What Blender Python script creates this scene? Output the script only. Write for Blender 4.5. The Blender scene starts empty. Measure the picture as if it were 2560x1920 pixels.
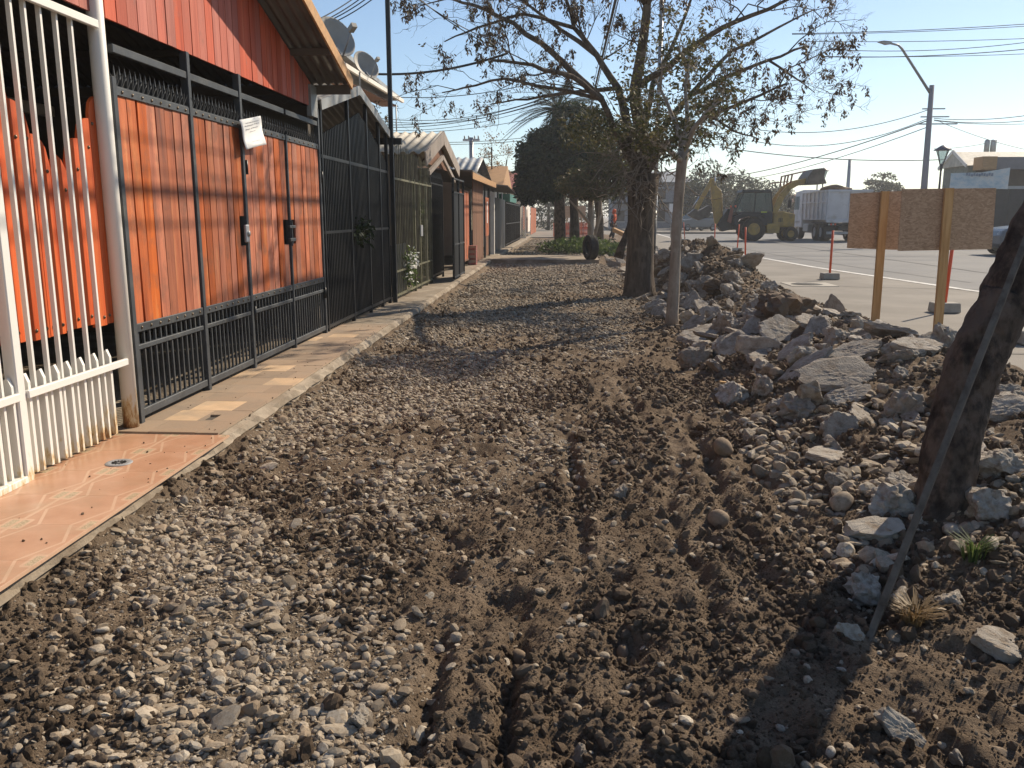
import bpy, bmesh, math, random
import numpy as np
from mathutils import Vector, Matrix, Euler, noise as mnoise
random.seed(7); RNG = np.random.default_rng(11)
scene = bpy.context.scene
COL = scene.collection
# ------------------------------------------------------------------ camera, sky, sun, exposure
FPX = 2128.0                                   # focal length in pixels of the 2560 x 1920 photograph
PITCH = math.atan(420 / FPX); YAW = math.atan(134 * math.cos(PITCH) / FPX); CZ = 1.6
cam_d = bpy.data.cameras.new('camera'); cam = bpy.data.objects.new('camera', cam_d); COL.objects.link(cam)
cam.location = (0, 0, CZ); cam.rotation_euler = (math.pi / 2 - PITCH, 0, YAW)
cam_d.sensor_width = 36; cam_d.lens = 36 * FPX / 2560; cam_d.clip_start = .05; cam_d.clip_end = 3000
scene.camera = cam
SUN_AZ = math.atan2(1.0, 1.1); SUN_EL = math.radians(36)     # azimuth measured from +Y towards +X
sdir = Vector((math.sin(SUN_AZ) * math.cos(SUN_EL), math.cos(SUN_AZ) * math.cos(SUN_EL), math.sin(SUN_EL)))
world = bpy.data.worlds.new('World'); scene.world = world; world.use_nodes = True
wn = world.node_tree; wn.nodes.clear()
sky = wn.nodes.new('ShaderNodeTexSky'); sky.sky_type = 'NISHITA'; sky.sun_disc = False
sky.sun_elevation = SUN_EL; sky.sun_rotation = SUN_AZ; sky.air_density = 1.0; sky.dust_density = .35; sky.ozone_density = 1.6; sky.altitude = 500
bg = wn.nodes.new('ShaderNodeBackground'); bg.inputs[1].default_value = .09
wo = wn.nodes.new('ShaderNodeOutputWorld'); wn.links.new(sky.outputs[0], bg.inputs[0]); wn.links.new(bg.outputs[0], wo.inputs[0])
sl = bpy.data.lights.new('sun', 'SUN'); sl.energy = 4.6; sl.angle = math.radians(.53); sl.color = (1, .865, .68)
so = bpy.data.objects.new('sun', sl); COL.objects.link(so); so.rotation_euler = sdir.to_track_quat('Z', 'Y').to_euler(); so.location = (20, 20, 30)
vs = scene.view_settings; vs.view_transform = 'Standard'; vs.look = 'None'; vs.exposure = .54; vs.gamma = 1; vs.use_curve_mapping = False
scene.cycles.max_bounces = 6; scene.cycles.diffuse_bounces = 3; scene.cycles.glossy_bounces = 2; scene.cycles.transmission_bounces = 4; scene.cycles.transparent_max_bounces = 6; scene.cycles.volume_bounces = 0
# ------------------------------------------------------------------ pixel of the photograph -> point of the place
_R = Vector((math.cos(YAW), math.sin(YAW), 0)); _F = Vector((-math.sin(YAW) * math.cos(PITCH), math.cos(YAW) * math.cos(PITCH), -math.sin(PITCH))); _U = _R.cross(_F)
def ray(x, y): return _F + _R * ((x - 1280) / FPX) + _U * ((960 - y) / FPX)
def at(x, y, X=None, Y=None, z=None):
    d = ray(x, y)
    t = X / d.x if X is not None else (Y / d.y if Y is not None else (z - CZ) / d.z)
    return Vector((0, 0, CZ)) + d * t
K = 2560 / 2212
def aD(x, y, **k): return at(x * K, y * K, **k)
# ------------------------------------------------------------------ noise (numpy)
def _h(ix, iy, s):
    n = (ix.astype(np.int64) * 374761393 + iy.astype(np.int64) * 668265263 + s * 974634777) & 0x7fffffff
    n = ((n ^ (n >> 13)) * 1274126177) & 0x7fffffff
    n = n ^ (n >> 16)
    return (n & 0xffff) / 65535.0
def vn(x, y, s=0):
    ix = np.floor(x); iy = np.floor(y); fx = x - ix; fy = y - iy
    fx = fx * fx * (3 - 2 * fx); fy = fy * fy * (3 - 2 * fy)
    a = _h(ix, iy, s); b = _h(ix + 1, iy, s); c = _h(ix, iy + 1, s); d = _h(ix + 1, iy + 1, s)
    return (a * (1 - fx) + b * fx) * (1 - fy) + (c * (1 - fx) + d * fx) * fy * 1.0
def fbm(x, y, s=0, o=4):
    v = 0; a = .5; t = 0
    for i in range(o):
        v = v + a * vn(x * 2 ** i + 17.3 * i, y * 2 ** i - 9.1 * i, s + i); t += a; a *= .5
    return v / t
def sstep(a, b, x):
    t = np.clip((x - a) / (b - a), 0, 1); return t * t * (3 - 2 * t)
# ------------------------------------------------------------------ scene building helpers
OFF = {}
def thing(name, label, cat, loc=(0, 0, 0), group=None, local=False):
    o = bpy.data.objects.new(name, None); COL.objects.link(o); o.location = loc; o.empty_display_size = .1
    o['label'] = label; o['category'] = cat
    if group: o['group'] = group
    OFF[o] = Vector((0, 0, 0)) if local else Vector(loc)
    return o
def tag(o, label, cat, group=None):
    o['label'] = label; o['category'] = cat
    if group: o['group'] = group
    return o
def struct(o): o['kind'] = 'structure'; return o
def copy_tree(o, parent=None):
    c = o.copy(); COL.objects.link(c); c.parent = parent
    for ch in [x for x in ALLOBJ if x.parent == o]: copy_tree(ch, c)
    return c
ALLOBJ = []
class MB:
    def __init__(s): s.v = []; s.f = []; s.sm = []
    def add(s, vs, fs, smooth=False):
        n = len(s.v); s.v += [tuple(v) for v in vs]; s.f += [tuple(i + n for i in f) for f in fs]; s.sm += [smooth] * len(fs); return s
    def box(s, a, b):
        x0, y0, z0 = a; x1, y1, z1 = b
        return s.add([(x0, y0, z0), (x1, y0, z0), (x1, y1, z0), (x0, y1, z0), (x0, y0, z1), (x1, y0, z1), (x1, y1, z1), (x0, y1, z1)],
                     [(0, 3, 2, 1), (4, 5, 6, 7), (0, 1, 5, 4), (1, 2, 6, 5), (2, 3, 7, 6), (3, 0, 4, 7)])
    def beam(s, p, q, w, h, up=(0, 0, 1)):
        p = Vector(p); q = Vector(q); d = (q - p).normalized(); up = Vector(up)
        if abs(d.dot(up)) > .98: up = Vector((1, 0, 0))
        r = d.cross(up).normalized() * (w / 2); u = r.cross(d).normalized() * (h / 2)
        vs = [p - r - u, p + r - u, p + r + u, p - r + u, q - r - u, q + r - u, q + r + u, q - r + u]
        return s.add(vs, [(0, 1, 2, 3), (4, 7, 6, 5), (0, 4, 5, 1), (1, 5, 6, 2), (2, 6, 7, 3), (3, 7, 4, 0)])
    def tube(s, pts, rad, n=8, cap=True):
        pts = [Vector(p) for p in pts]
        if not hasattr(rad, '__len__'): rad = [rad] * len(pts)
        vs = []; up = None
        for i, p in enumerate(pts):
            d = (pts[min(i + 1, len(pts) - 1)] - pts[max(i - 1, 0)]).normalized()
            if up is None:
                up = Vector((0, 0, 1)) if abs(d.z) < .9 else Vector((1, 0, 0))
            r = d.cross(up).normalized(); u = r.cross(d).normalized(); up = u
            for k in range(n):
                a = 2 * math.pi * k / n
                vs.append(p + (r * math.cos(a) + u * math.sin(a)) * rad[i])
        fs = [(i * n + k, i * n + (k + 1) % n, (i + 1) * n + (k + 1) % n, (i + 1) * n + k) for i in range(len(pts) - 1) for k in range(n)]
        s.add(vs, fs, True)
        if cap:
            b = len(s.v) - len(vs); m = len(vs)
            s.f += [tuple(b + k for k in range(n))[::-1], tuple(b + m - n + k for k in range(n))]; s.sm += [False, False]
        return s
    def poly(s, pts, ext):
        """flat polygon pts (3d) extruded by vector ext"""
        pts = [Vector(p) for p in pts]; e = Vector(ext); n = len(pts)
        return s.add(pts + [p + e for p in pts], [tuple(range(n))[::-1], tuple(range(n, 2 * n))] + [(i, (i + 1) % n, n + (i + 1) % n, n + i) for i in range(n)])
    def lathe(s, prof, c, axis='z', n=20):
        """prof: list of (radius, height) round axis through c"""
        c = Vector(c); vs = []
        for r, h in prof:
            for k in range(n):
                a = 2 * math.pi * k / n; x, y = r * math.cos(a), r * math.sin(a)
                vs.append(c + (Vector((x, y, h)) if axis == 'z' else (Vector((h, x, y)) if axis == 'x' else Vector((x, h, y)))))
        m = len(prof)
        return s.add(vs, [(i * n + k, i * n + (k + 1) % n, (i + 1) * n + (k + 1) % n, (i + 1) * n + k) for i in range(m - 1) for k in range(n)], True)
    def mesh(s, name, off=(0, 0, 0)):
        me = bpy.data.meshes.new(name); o = Vector(off)
        me.from_pydata([(v[0] - o.x, v[1] - o.y, v[2] - o.z) for v in s.v], [], s.f)
        me.polygons.foreach_set('use_smooth', s.sm)
        bm = bmesh.new(); bm.from_mesh(me); bmesh.ops.recalc_face_normals(bm, faces=bm.faces); bm.to_mesh(me); bm.free()
        return me
    def build(s, name, m, parent=None, bevel=0):
        off = OFF[parent] if parent is not None else Vector((0, 0, 0))
        me = s.mesh(name, off); me.materials.append(m)
        o = bpy.data.objects.new(name, me); COL.objects.link(o); o.parent = parent; OFF[o] = off; ALLOBJ.append(o)
        if bevel:
            b = o.modifiers.new('bevel', 'BEVEL'); b.width = bevel; b.segments = 1; b.limit_method = 'ANGLE'
        return o
def inst(me, name, loc, parent, rot=None, scale=None):
    o = bpy.data.objects.new(name, me); COL.objects.link(o); o.parent = parent
    off = OFF[parent] if parent is not None else Vector((0, 0, 0))
    o.location = Vector(loc) - off
    if rot: o.rotation_euler = rot
    if scale is not None: o.scale = scale
    OFF[o] = off; ALLOBJ.append(o); return o
def boxmesh(name, sx, sy, sz, m, base=True):
    me = MB().box((-sx / 2, -sy / 2, 0 if base else -sz / 2), (sx / 2, sy / 2, sz if base else sz / 2)).mesh(name); me.materials.append(m); return me
def npmesh(name, V, F, m, smooth=True):
    """V (n,3), F (m,k) numpy"""
    me = bpy.data.meshes.new(name); k = F.shape[1]
    me.vertices.add(len(V)); me.vertices.foreach_set('co', np.ascontiguousarray(V, dtype=np.float32).ravel())
    me.loops.add(F.size); me.loops.foreach_set('vertex_index', np.ascontiguousarray(F, dtype=np.int32).ravel())
    me.polygons.add(len(F)); me.polygons.foreach_set('loop_start', np.arange(0, F.size, k, dtype=np.int32))
    me.polygons.foreach_set('use_smooth', np.full(len(F), smooth))
    me.update(calc_edges=True); me.materials.append(m); return me
# ------------------------------------------------------------------ procedural materials
def _new(name):
    m = bpy.data.materials.new(name); m.use_nodes = True; nt = m.node_tree; nt.nodes.clear()
    return m, nt, nt.nodes.new, nt.links.new
def _vec(nt, stretch, rnd=True, coord='Object'):
    N, L = nt.nodes.new, nt.links.new
    tc = N('ShaderNodeTexCoord'); mp = N('ShaderNodeMapping'); mp.inputs['Scale'].default_value = stretch
    src = tc.outputs[coord]
    if rnd:
        oi = N('ShaderNodeObjectInfo'); mu = N('ShaderNodeMath'); mu.operation = 'MULTIPLY'; mu.inputs[1].default_value = 37.0
        L(oi.outputs['Random'], mu.inputs[0]); ad = N('ShaderNodeVectorMath'); ad.operation = 'ADD'; L(src, ad.inputs[0]); L(mu.outputs[0], ad.inputs[1]); src = ad.outputs[0]
    L(src, mp.inputs['Vector']); return mp.outputs[0]
def _noise(nt, vec, scale, detail=4, rough=.55):
    n = nt.nodes.new('ShaderNodeTexNoise'); n.inputs['Scale'].default_value = scale; n.inputs['Detail'].default_value = detail; n.inputs['Roughness'].default_value = rough
    nt.links.new(vec, n.inputs['Vector']); return n.outputs[0]
def _ramp(nt, fac, stops):
    r = nt.nodes.new('ShaderNodeValToRGB'); e = r.color_ramp.elements
    while len(e) < len(stops): e.new(.5)
    for i, (p, c) in enumerate(stops): e[i].position = p; e[i].color = (*c, 1) if len(c) == 3 else c
    nt.links.new(fac, r.inputs[0]); return r.outputs[0]
def _mix(nt, fac, a, b, mode='MIX'):
    m = nt.nodes.new('ShaderNodeMix'); m.data_type = 'RGBA'; m.blend_type = mode
    for sck, v in ((m.inputs[0], fac), (m.inputs[6], a), (m.inputs[7], b)):
        if isinstance(v, (int, float)): sck.default_value = v
        elif isinstance(v, tuple): sck.default_value = (*v, 1)
        else: nt.links.new(v, sck)
    return m.outputs[2]
def mat(name, col, rough=.8, var=.2, scale=6, stretch=(1, 1, 1), bump=.0, bscale=40, metal=0, rnd=.12, dirt=None, dscale=3, dlo=.5, dhi=.7, stops=None, spec=.35, coord='Object'):
    m, nt, N, L = _new(name)
    v = _vec(nt, stretch, True, coord); n = _noise(nt, v, scale)
    if stops is None:
        lo = tuple(c * (1 - var) for c in col); hi = tuple(min(1, c * (1 + var)) for c in col); stops = [(.3, lo), (.7, hi)]
    c = _ramp(nt, n, stops)
    if dirt:
        dn = _noise(nt, _vec(nt, (1, 1, 1), True, coord), dscale, 6, .65)
        f = _ramp(nt, dn, [(dlo, (0, 0, 0)), (dhi, (1, 1, 1))]); c = _mix(nt, f, c, dirt)
    if rnd:
        oi = N('ShaderNodeObjectInfo'); mr = N('ShaderNodeMapRange'); mr.inputs[3].default_value = 1 - rnd; mr.inputs[4].default_value = 1 + rnd; L(oi.outputs['Random'], mr.inputs[0])
        hs = N('ShaderNodeHueSaturation'); L(mr.outputs[0], hs.inputs['Value']); L(c, hs.inputs['Color']); c = hs.outputs[0]
        if rnd > .15:
            wv = N('ShaderNodeTexWhiteNoise'); wv.noise_dimensions = '1D'; L(oi.outputs['Random'], wv.inputs['W']); m2 = N('ShaderNodeMapRange'); m2.inputs[3].default_value = .86; m2.inputs[4].default_value = 1.1; L(wv.outputs['Value'], m2.inputs[0]); L(m2.outputs[0], hs.inputs['Saturation'])
    b = N('ShaderNodeBsdfPrincipled'); L(c, b.inputs['Base Color']); b.inputs['Roughness'].default_value = rough; b.inputs['Metallic'].default_value = metal; b.inputs['Specular IOR Level'].default_value = spec
    if bump:
        bn = _noise(nt, v, bscale, 5, .6); bp = N('ShaderNodeBump'); bp.inputs['Strength'].default_value = bump; bp.inputs['Distance'].default_value = .02; L(bn, bp.inputs['Height']); L(bp.outputs[0], b.inputs['Normal'])
    o = N('ShaderNodeOutputMaterial'); L(b.outputs[0], o.inputs[0]); return m
def leafmat(name, stops, trans=.35, rough=.6):
    m, nt, N, L = _new(name)
    g = N('ShaderNodeNewGeometry'); c = _ramp(nt, g.outputs['Random Per Island'], stops)
    d = N('ShaderNodeBsdfPrincipled'); L(c, d.inputs['Base Color']); d.inputs['Roughness'].default_value = rough; d.inputs['Specular IOR Level'].default_value = .3
    t = N('ShaderNodeBsdfTranslucent'); L(c, t.inputs[0]); x = N('ShaderNodeMixShader'); x.inputs[0].default_value = trans
    L(d.outputs[0], x.inputs[1]); L(t.outputs[0], x.inputs[2]); o = N('ShaderNodeOutputMaterial'); L(x.outputs[0], o.inputs[0]); return m
def glassmat(name, col=(.03, .04, .045), rough=.05, alpha=.75):
    m, nt, N, L = _new(name)
    p = N('ShaderNodeBsdfPrincipled'); p.inputs['Base Color'].default_value = (*col, 1); p.inputs['Roughness'].default_value = rough; p.inputs['Specular IOR Level'].default_value = .6
    t = N('ShaderNodeBsdfTransparent'); t.inputs[0].default_value = (.7, .78, .78, 1); x = N('ShaderNodeMixShader'); x.inputs[0].default_value = alpha
    L(t.outputs[0], x.inputs[1]); L(p.outputs[0], x.inputs[2]); o = N('ShaderNodeOutputMaterial'); L(x.outputs[0], o.inputs[0]); return m
M = {}
wood_stops = [(.22, (.15, .040, .018)), (.40, (.34, .085, .030)), (.58, (.45, .125, .045)), (.78, (.52, .22, .095))]
M['orange'] = mat('orange_wood', None, .62, stops=wood_stops, scale=1.3, stretch=(9, 9, .9), bump=.2, bscale=6, rnd=.28, dirt=(.20, .075, .04), dscale=4, dlo=.5, dhi=.72)
M['scallop'] = mat('scalloped_wood', None, .5, stops=[(.2, (.30, .05, .012)), (.45, (.50, .085, .018)), (.62, (.56, .12, .03)), (.8, (.58, .20, .06))], scale=1.8, stretch=(14, 14, .8), bump=.15, bscale=9, rnd=.15)
M['red'] = mat('red_wood', None, .65, stops=[(.2, (.26, .048, .028)), (.45, (.43, .090, .050)), (.6, (.49, .115, .066)), (.8, (.53, .18, .11))], scale=1.2, stretch=(9, 9, .7), bump=.2, bscale=6, rnd=.18, dirt=(.30, .10, .07), dscale=4, dlo=.58, dhi=.75)
M['brownwood'] = mat('brown_wood', (.16, .07, .035), .75, .35, 2, (14, 14, 1), .2, 9)
M['steel'] = mat('painted_steel', (.055, .06, .065), .45, .25, 5, bump=.05, rnd=.1, dirt=(.12, .115, .10), dscale=9, dlo=.55, dhi=.8)
M['black'] = mat('black_steel', (.010, .011, .013), .42, .3, 5, rnd=.25)
M['olive'] = mat('olive_steel', (.125, .12, .075), .6, .35, 5, rnd=.3)
M['zinc'] = mat('zinc_sheet', (.30, .31, .31), .5, .2, 3, metal=.3, rnd=.08, dirt=(.2, .17, .14), dscale=4)
M['zinc_tan'] = mat('weathered_sheet', (.50, .46, .38), .65, .2, 2.5, rnd=.05, dirt=(.30, .26, .20), dscale=3, dlo=.5, dhi=.75)
M['soffit'] = mat('dull_sheet', (.14, .13, .12), .7, .2, 3)
M['fascia'] = mat('tan_fascia', (.42, .24, .11), .7, .2, 3, (1, 8, 8))
M['fascia_grey'] = mat('grey_brown_fascia', (.26, .22, .19), .75, .2, 3)
M['concrete'] = mat('concrete', (.32, .265, .20), .9, .25, 3, bump=.4, bscale=60, rnd=.08, dirt=(.18, .135, .09), dscale=2.2, dlo=.42, dhi=.66)
M['cast'] = mat('cast_concrete', (.36, .33, .28), .9, .2, 6, bump=.25, bscale=70)
M['wall_white'] = mat('white_render', (.70, .66, .60), .9, .08, 3, bump=.1)
M['wall_beige'] = mat('beige_render', (.42, .36, .28), .9, .1, 3, bump=.1)
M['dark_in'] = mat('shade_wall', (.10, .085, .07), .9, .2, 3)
M['paper'] = mat('paper', (.78, .78, .76), .8, .04, 5, rnd=0)
M['ink'] = mat('ink', (.35, .35, .36), .8, .1, 5, rnd=0)
M['timber'] = mat('pale_timber', None, .75, stops=[(.25, (.36, .19, .07)), (.6, (.52, .31, .13)), (.85, (.58, .38, .19))], scale=2.2, stretch=(14, 14, 1), bump=.12, bscale=9)
M['rubber'] = mat('rubber', (.022, .021, .02), .85, .3, 8, bump=.2, bscale=30, dirt=(.07, .06, .045), dscale=5, dlo=.5, dhi=.75)
M['wire'] = mat('cable', (.02, .02, .022), .6, .1, 3)
M['galv'] = mat('galvanised', (.36, .37, .38), .5, .12, 4, metal=.5)
# ------------------------------------------------------------------ the ground: height and gravel functions (world metres)
KERBX = lambda y: -2.22 - .0105 * np.clip(y, 0, 30)
RUTS = [(-.42, .04, .05, 0, 2.8), (-.16, .04, .055, 0, 3.0), (.10, .04, .04, 4.0, 7.5), (.33, .06, .025, 1, 3.6), (.58, .045, .05, 0, 7.5), (.80, .05, .03, 3, 8), (1.0, .05, .035, 3.2, 7), (1.22, .05, .03, 2, 6)]
def crest(y): return np.interp(y, [0, 2.5, 3.6, 5, 7, 9, 11, 13, 15, 18, 21, 24, 27, 34, 40, 60], [.02, .06, .20, .32, .38, .42, .42, .38, .50, .84, .80, .62, .30, .34, .30, .15])
def gravel(x, y):
    xb = np.interp(y, [0, 2, 3, 4.5, 6, 8, 9.5, 11, 14, 20, 60], [-.7, -.55, -.75, -.55, -.3, -.1, .2, .7, 1.1, 1.2, 1.4])
    n = fbm(x * 1.1, y * .55, 31, 3) - .5
    g = sstep(.62, -.62, x - xb + n * 1.5)
    patch = fbm(x * 1.5 + 4, y * 1.0, 77, 3)
    g = g * (1 - .8 * sstep(.46, .66, patch))
    near_kerb = sstep(.02, .16, x - KERBX(y) + .05 * fbm(x * 3, y * 3, 5, 2))
    return np.clip(g * near_kerb, 0, 1)
def height(x, y):
    g = gravel(x, y)
    z = .07 * (fbm(x * .5, y * .4, 3, 3) - .5) + .02 * (fbm(x * 3, y * 2.5, 8, 3) - .5)
    d = 1 - g
    near = 1 - .5 * sstep(10, 25, y)
    cl = fbm(x * 7, y * 6, 12, 4); rid = 1 - np.abs(2 * fbm(x * 4, y * 3, 19, 4) - 1)
    z = z + d * near * (.085 * (cl - .5) + .075 * (rid - .75) + .028 * (fbm(x * 24, y * 20, 23, 3) - .5))
    z = z + g * .02 * (fbm(x * 9, y * 8, 41, 2) - .5)
    for c, w, dep, y0, y1 in RUTS:
        xc = c + .05 * np.sin(y * .55 + c * 9) + .12 * (fbm(y * 1.6 + c * 30, y * 0, 55, 3) - .5)
        e = sstep(y0 - .5, y0 + .5, y) * sstep(y1 + 1, y1 - 1, y) * np.clip(2.2 * vn(y * 1.1 + c * 50, y * 0, 60) - .45, 0, 1.2)
        t = (x - xc) / w
        lug = .6 + .4 * np.sin(y * 38 + c * 40)
        z = z - e * dep * np.exp(-t * t) * 1.7 + e * dep * .55 * lug * (np.exp(-((t - 2.1) ** 2)) + np.exp(-((t + 2.1) ** 2)))
    # rubble bank on the road side
    toe = np.interp(y, [0, 4, 8, 12, 16, 60], [1.45, 1.15, 1.15, 1.55, 1.8, 2.0]) + .5 * (fbm(y * .7, x * .3, 66, 2) - .5)
    top = np.interp(y, [0, 4, 10, 20, 60], [2.7, 2.9, 2.9, 2.9, 2.9])
    rise = sstep(toe, top, x); fall = sstep(4.55, 3.05, x)
    lump = .66 + .8 * fbm(x * .9, y * .8, 88, 3)
    mound = crest(y) * np.minimum(rise, fall) * lump
    z = z + mound + .10 * np.minimum(rise, 1) * (fbm(x * 2.6, y * 2.2, 91, 4) - .45) * sstep(4.7, 4.0, x)
    z = z + .10 * sstep(3.3, 4.4, x)                         # up to the road level
    z = z + .07 * sstep(.22, .0, x - KERBX(y))               # soil left against the walkway edge
    z = np.where(x > 4.5, np.minimum(z, .06), z)
    return z
def hz(x, y): return float(height(np.array([float(x)]), np.array([float(y)]))[0])
def on_ground(sx, sy):
    d = ray(sx, sy); t = 1.2 * 1.005 ** np.arange(900)
    below = CZ + d.z * t < height(d.x * t, d.y * t)
    return Vector((0, 0, CZ)) + d * float(t[int(np.argmax(below))] if below.any() else t[-1])
ys = [-8, -5, -3, -1, 0, .5]; y = .9
while y < 70:
    ys.append(y); y += max(.010, y * y / 1500 + .002) if y < 14 else (.11 if y < 30 else .4)
xs = np.concatenate([np.arange(-2.46, -1.0, .013), np.arange(-1.0, 1.5, .0105), np.arange(1.5, 3.2, .014), np.arange(3.2, 4.75, .03)])
XS, YS = np.meshgrid(xs, np.array(ys)); Z = height(XS.ravel(), YS.ravel())
nx, ny = len(xs), len(ys); idx = np.arange(nx * ny).reshape(ny, nx)
Fq = np.stack([idx[:-1, :-1], idx[:-1, 1:], idx[1:, 1:], idx[1:, :-1]], -1).reshape(-1, 4)
m, nt, N, L = _new('soil')
tc = N('ShaderNodeTexCoord'); P = tc.outputs['Object']
ga = N('ShaderNodeAttribute'); ga.attribute_name = 'gravel'
n1 = _noise(nt, P, 3.5, 6, .6); n2 = _noise(nt, P, 38, 5, .65); n3 = _noise(nt, P, 140, 4, .7)
c1 = _ramp(nt, n1, [(.28, (.11, .076, .050)), (.5, (.185, .135, .092)), (.72, (.28, .213, .152))])
c2 = _ramp(nt, n2, [(.3, (.115, .085, .058)), (.55, (.23, .178, .125)), (.75, (.345, .28, .205))])
c = _mix(nt, ga.outputs['Fac'], c1, c2)
c = _mix(nt, .55, c, _ramp(nt, n3, [(.25, (.42, .42, .42)), (.75, (1.25, 1.25, 1.25))]), 'MULTIPLY')
b = N('ShaderNodeBsdfPrincipled'); L(c, b.inputs['Base Color']); b.inputs['Roughness'].default_value = .95; b.inputs['Specular IOR Level'].default_value = .1
ad = N('ShaderNodeMath'); ad.operation = 'MULTIPLY_ADD'; ad.inputs[1].default_value = .45; L(n3, ad.inputs[0]); L(n2, ad.inputs[2])
bp = N('ShaderNodeBump'); bp.inputs['Strength'].default_value = 1; bp.inputs['Distance'].default_value = .028; L(ad.outputs[0], bp.inputs['Height']); L(bp.outputs[0], b.inputs['Normal'])
o = N('ShaderNodeOutputMaterial'); L(b.outputs[0], o.inputs[0]); M['soil'] = m
me = npmesh('dirt_ground', np.stack([XS.ravel(), YS.ravel(), Z], -1), Fq, m)
at_ = me.attributes.new('gravel', 'FLOAT', 'POINT'); at_.data.foreach_set('value', gravel(XS.ravel(), YS.ravel()).astype(np.float32))
dirt = bpy.data.objects.new('dirt_ground', me); COL.objects.link(dirt); struct(dirt)
# wide ground sheet, road, lane line, far path
M['earth'] = mat('dusty_earth', (.20, .165, .125), .95, .25, .6, bump=.2, rnd=0)
M['road'] = mat('worn_asphalt', (.155, .152, .148), .88, .10, .5, bump=.12, bscale=90, rnd=0, dirt=(.185, .178, .168), dscale=.35, dlo=.42, dhi=.62)
M['shoulder'] = mat('road_concrete', (.215, .192, .162), .9, .15, .7, bump=.15, bscale=70, rnd=0, dirt=(.17, .15, .125), dscale=.6, dlo=.45, dhi=.65)
def sheet(name, pts, z, m): return MB().add([(p[0], p[1], z) for p in pts], [tuple(range(len(pts)))]).build(name, m)
struct(sheet('ground', [(-700, -60), (700, -60), (700, 1500), (-700, 1500)], -.16, M['earth']))
line = [(12.6, 4), (10.2, 11), (8.26, 17.8), (7.35, 26), (6.9, 36), (6.9, 47), (7.6, 70), (9.5, 110), (14, 180)]
def lx(y): return float(np.interp(y, [p[1] for p in line], [p[0] for p in line]))
LY = [-20, 4, 8, 11, 14, 17.8, 22, 26, 31, 36, 42, 47, 58, 70, 90, 110, 180]
rd = MB(); rd.add([(lx(y_), y_, .112) for y_ in LY] + [(70, y_, .112) for y_ in LY], [(i, len(LY) + i, len(LY) + i + 1, i + 1) for i in range(len(LY) - 1)]); struct(rd.build('road', M['road']))
sd = MB(); EDG = lambda y_: 4.42 if y_ < 60 else 4.42 + (y_ - 60) * .02
sd.add([(EDG(y_), y_, .11) for y_ in LY] + [(lx(y_) + .0, y_, .11) for y_ in LY], [(i, len(LY) + i, len(LY) + i + 1, i + 1) for i in range(len(LY) - 1)])
sd.add([(4.42, y_, .11) for y_ in LY[:13]] + [(4.42, y_, -.2) for y_ in LY[:13]], [(i, 13 + i, 14 + i, i + 1) for i in range(12)])
struct(sd.build('road_shoulder', M['shoulder']))
M['paint'] = mat('lane_paint', (.62, .60, .56), .8, .1, 4, rnd=0, dirt=(.30, .28, .25), dscale=5, dlo=.52, dhi=.68)
wl = MB(); wl.add([(lx(y_) - .09, y_, .117) for y_ in LY] + [(lx(y_) + .09, y_, .117) for y_ in LY], [(i, len(LY) + i, len(LY) + i + 1, i + 1) for i in range(len(LY) - 1)]); struct(wl.build('lane_line', M['paint']))
struct(MB().box((-2.95, 63, -.15), (4.6, 150, .08)).build('far_pavement', M['shoulder']))
struct(MB().box((-2.7, 29.2, -.1), (1.15, 32.6, .145)).build('driveway_slab', M['concrete']))
# far kerb islands across the road
for i, (x0, x1, y0) in enumerate(((6, 17.5, 74), (22, 60, 66))):
    struct(MB().box((x0, y0, .05), (x1, y0 + 30, .26)).build('far_kerb', M['shoulder']))
# ------------------------------------------------------------------ walkway along the fences
yw = list(np.arange(-4, 12, .12)) + list(np.arange(12, 64, .6)); wk = MB(); n = len(yw); vs_ = []
for i, y_ in enumerate(yw):
    k = float(KERBX(y_)); r = (random.random() - .5)
    top = .142 if y_ > 5.5 else .132
    chip = .035 * max(0, random.random() - .55) * 2
    vs_ += [(-3.3, y_, top - .02), (k - .05, y_, top), (k - chip, y_, top - .012 - chip * .6), (k + .012 + .02 * r, y_, top - .06), (k - .01 + .02 * r, y_, top - .075), (k + .0 + .03 * r, y_, -.2)]
wk.add(vs_, [(i * 6 + j, i * 6 + j + 1, i * 6 + j + 7, i * 6 + j + 6) for i in range(n - 1) for j in range(5)])
walk = struct(wk.build('walkway', M['concrete']))
# patterned terracotta tiles
m, nt, N, L = _new('terracotta_tile')
tc = N('ShaderNodeTexCoord'); sp = N('ShaderNodeSeparateXYZ'); L(tc.outputs['Object'], sp.inputs[0])
def mth(op, a, b=None, c_=None):
    n = N('ShaderNodeMath'); n.operation = op
    for i, v in enumerate((a, b, c_)):
        if v is None: continue
        if isinstance(v, (int, float)): n.inputs[i].default_value = v
        else: L(v, n.inputs[i])
    return n.outputs[0]
u = mth('ABSOLUTE', mth('DIVIDE', sp.outputs[0], .39)); v = mth('ABSOLUTE', mth('DIVIDE', sp.outputs[1], .43))
sq = mth('MULTIPLY', mth('GREATER_THAN', u, .36), mth('GREATER_THAN', v, .36))
def near_line(e, c0, w): return mth('LESS_THAN', mth('ABSOLUTE', mth('SUBTRACT', e, c0)), w)
ln = mth('MAXIMUM', near_line(mth('ADD', u, mth('MULTIPLY', v, .45)), .43, .02), mth('MULTIPLY', near_line(mth('MAXIMUM', u, 0), .36, .02), mth('GREATER_THAN', v, .36)))
ln = mth('MAXIMUM', ln, mth('MULTIPLY', near_line(v, .36, .02), mth('GREATER_THAN', u, .36)))
ln = mth('MAXIMUM', ln, mth('GREATER_THAN', u, .475))
vv = _vec(nt, (1, 1, 1)); nn = _noise(nt, vv, 7, 5, .6)
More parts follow.
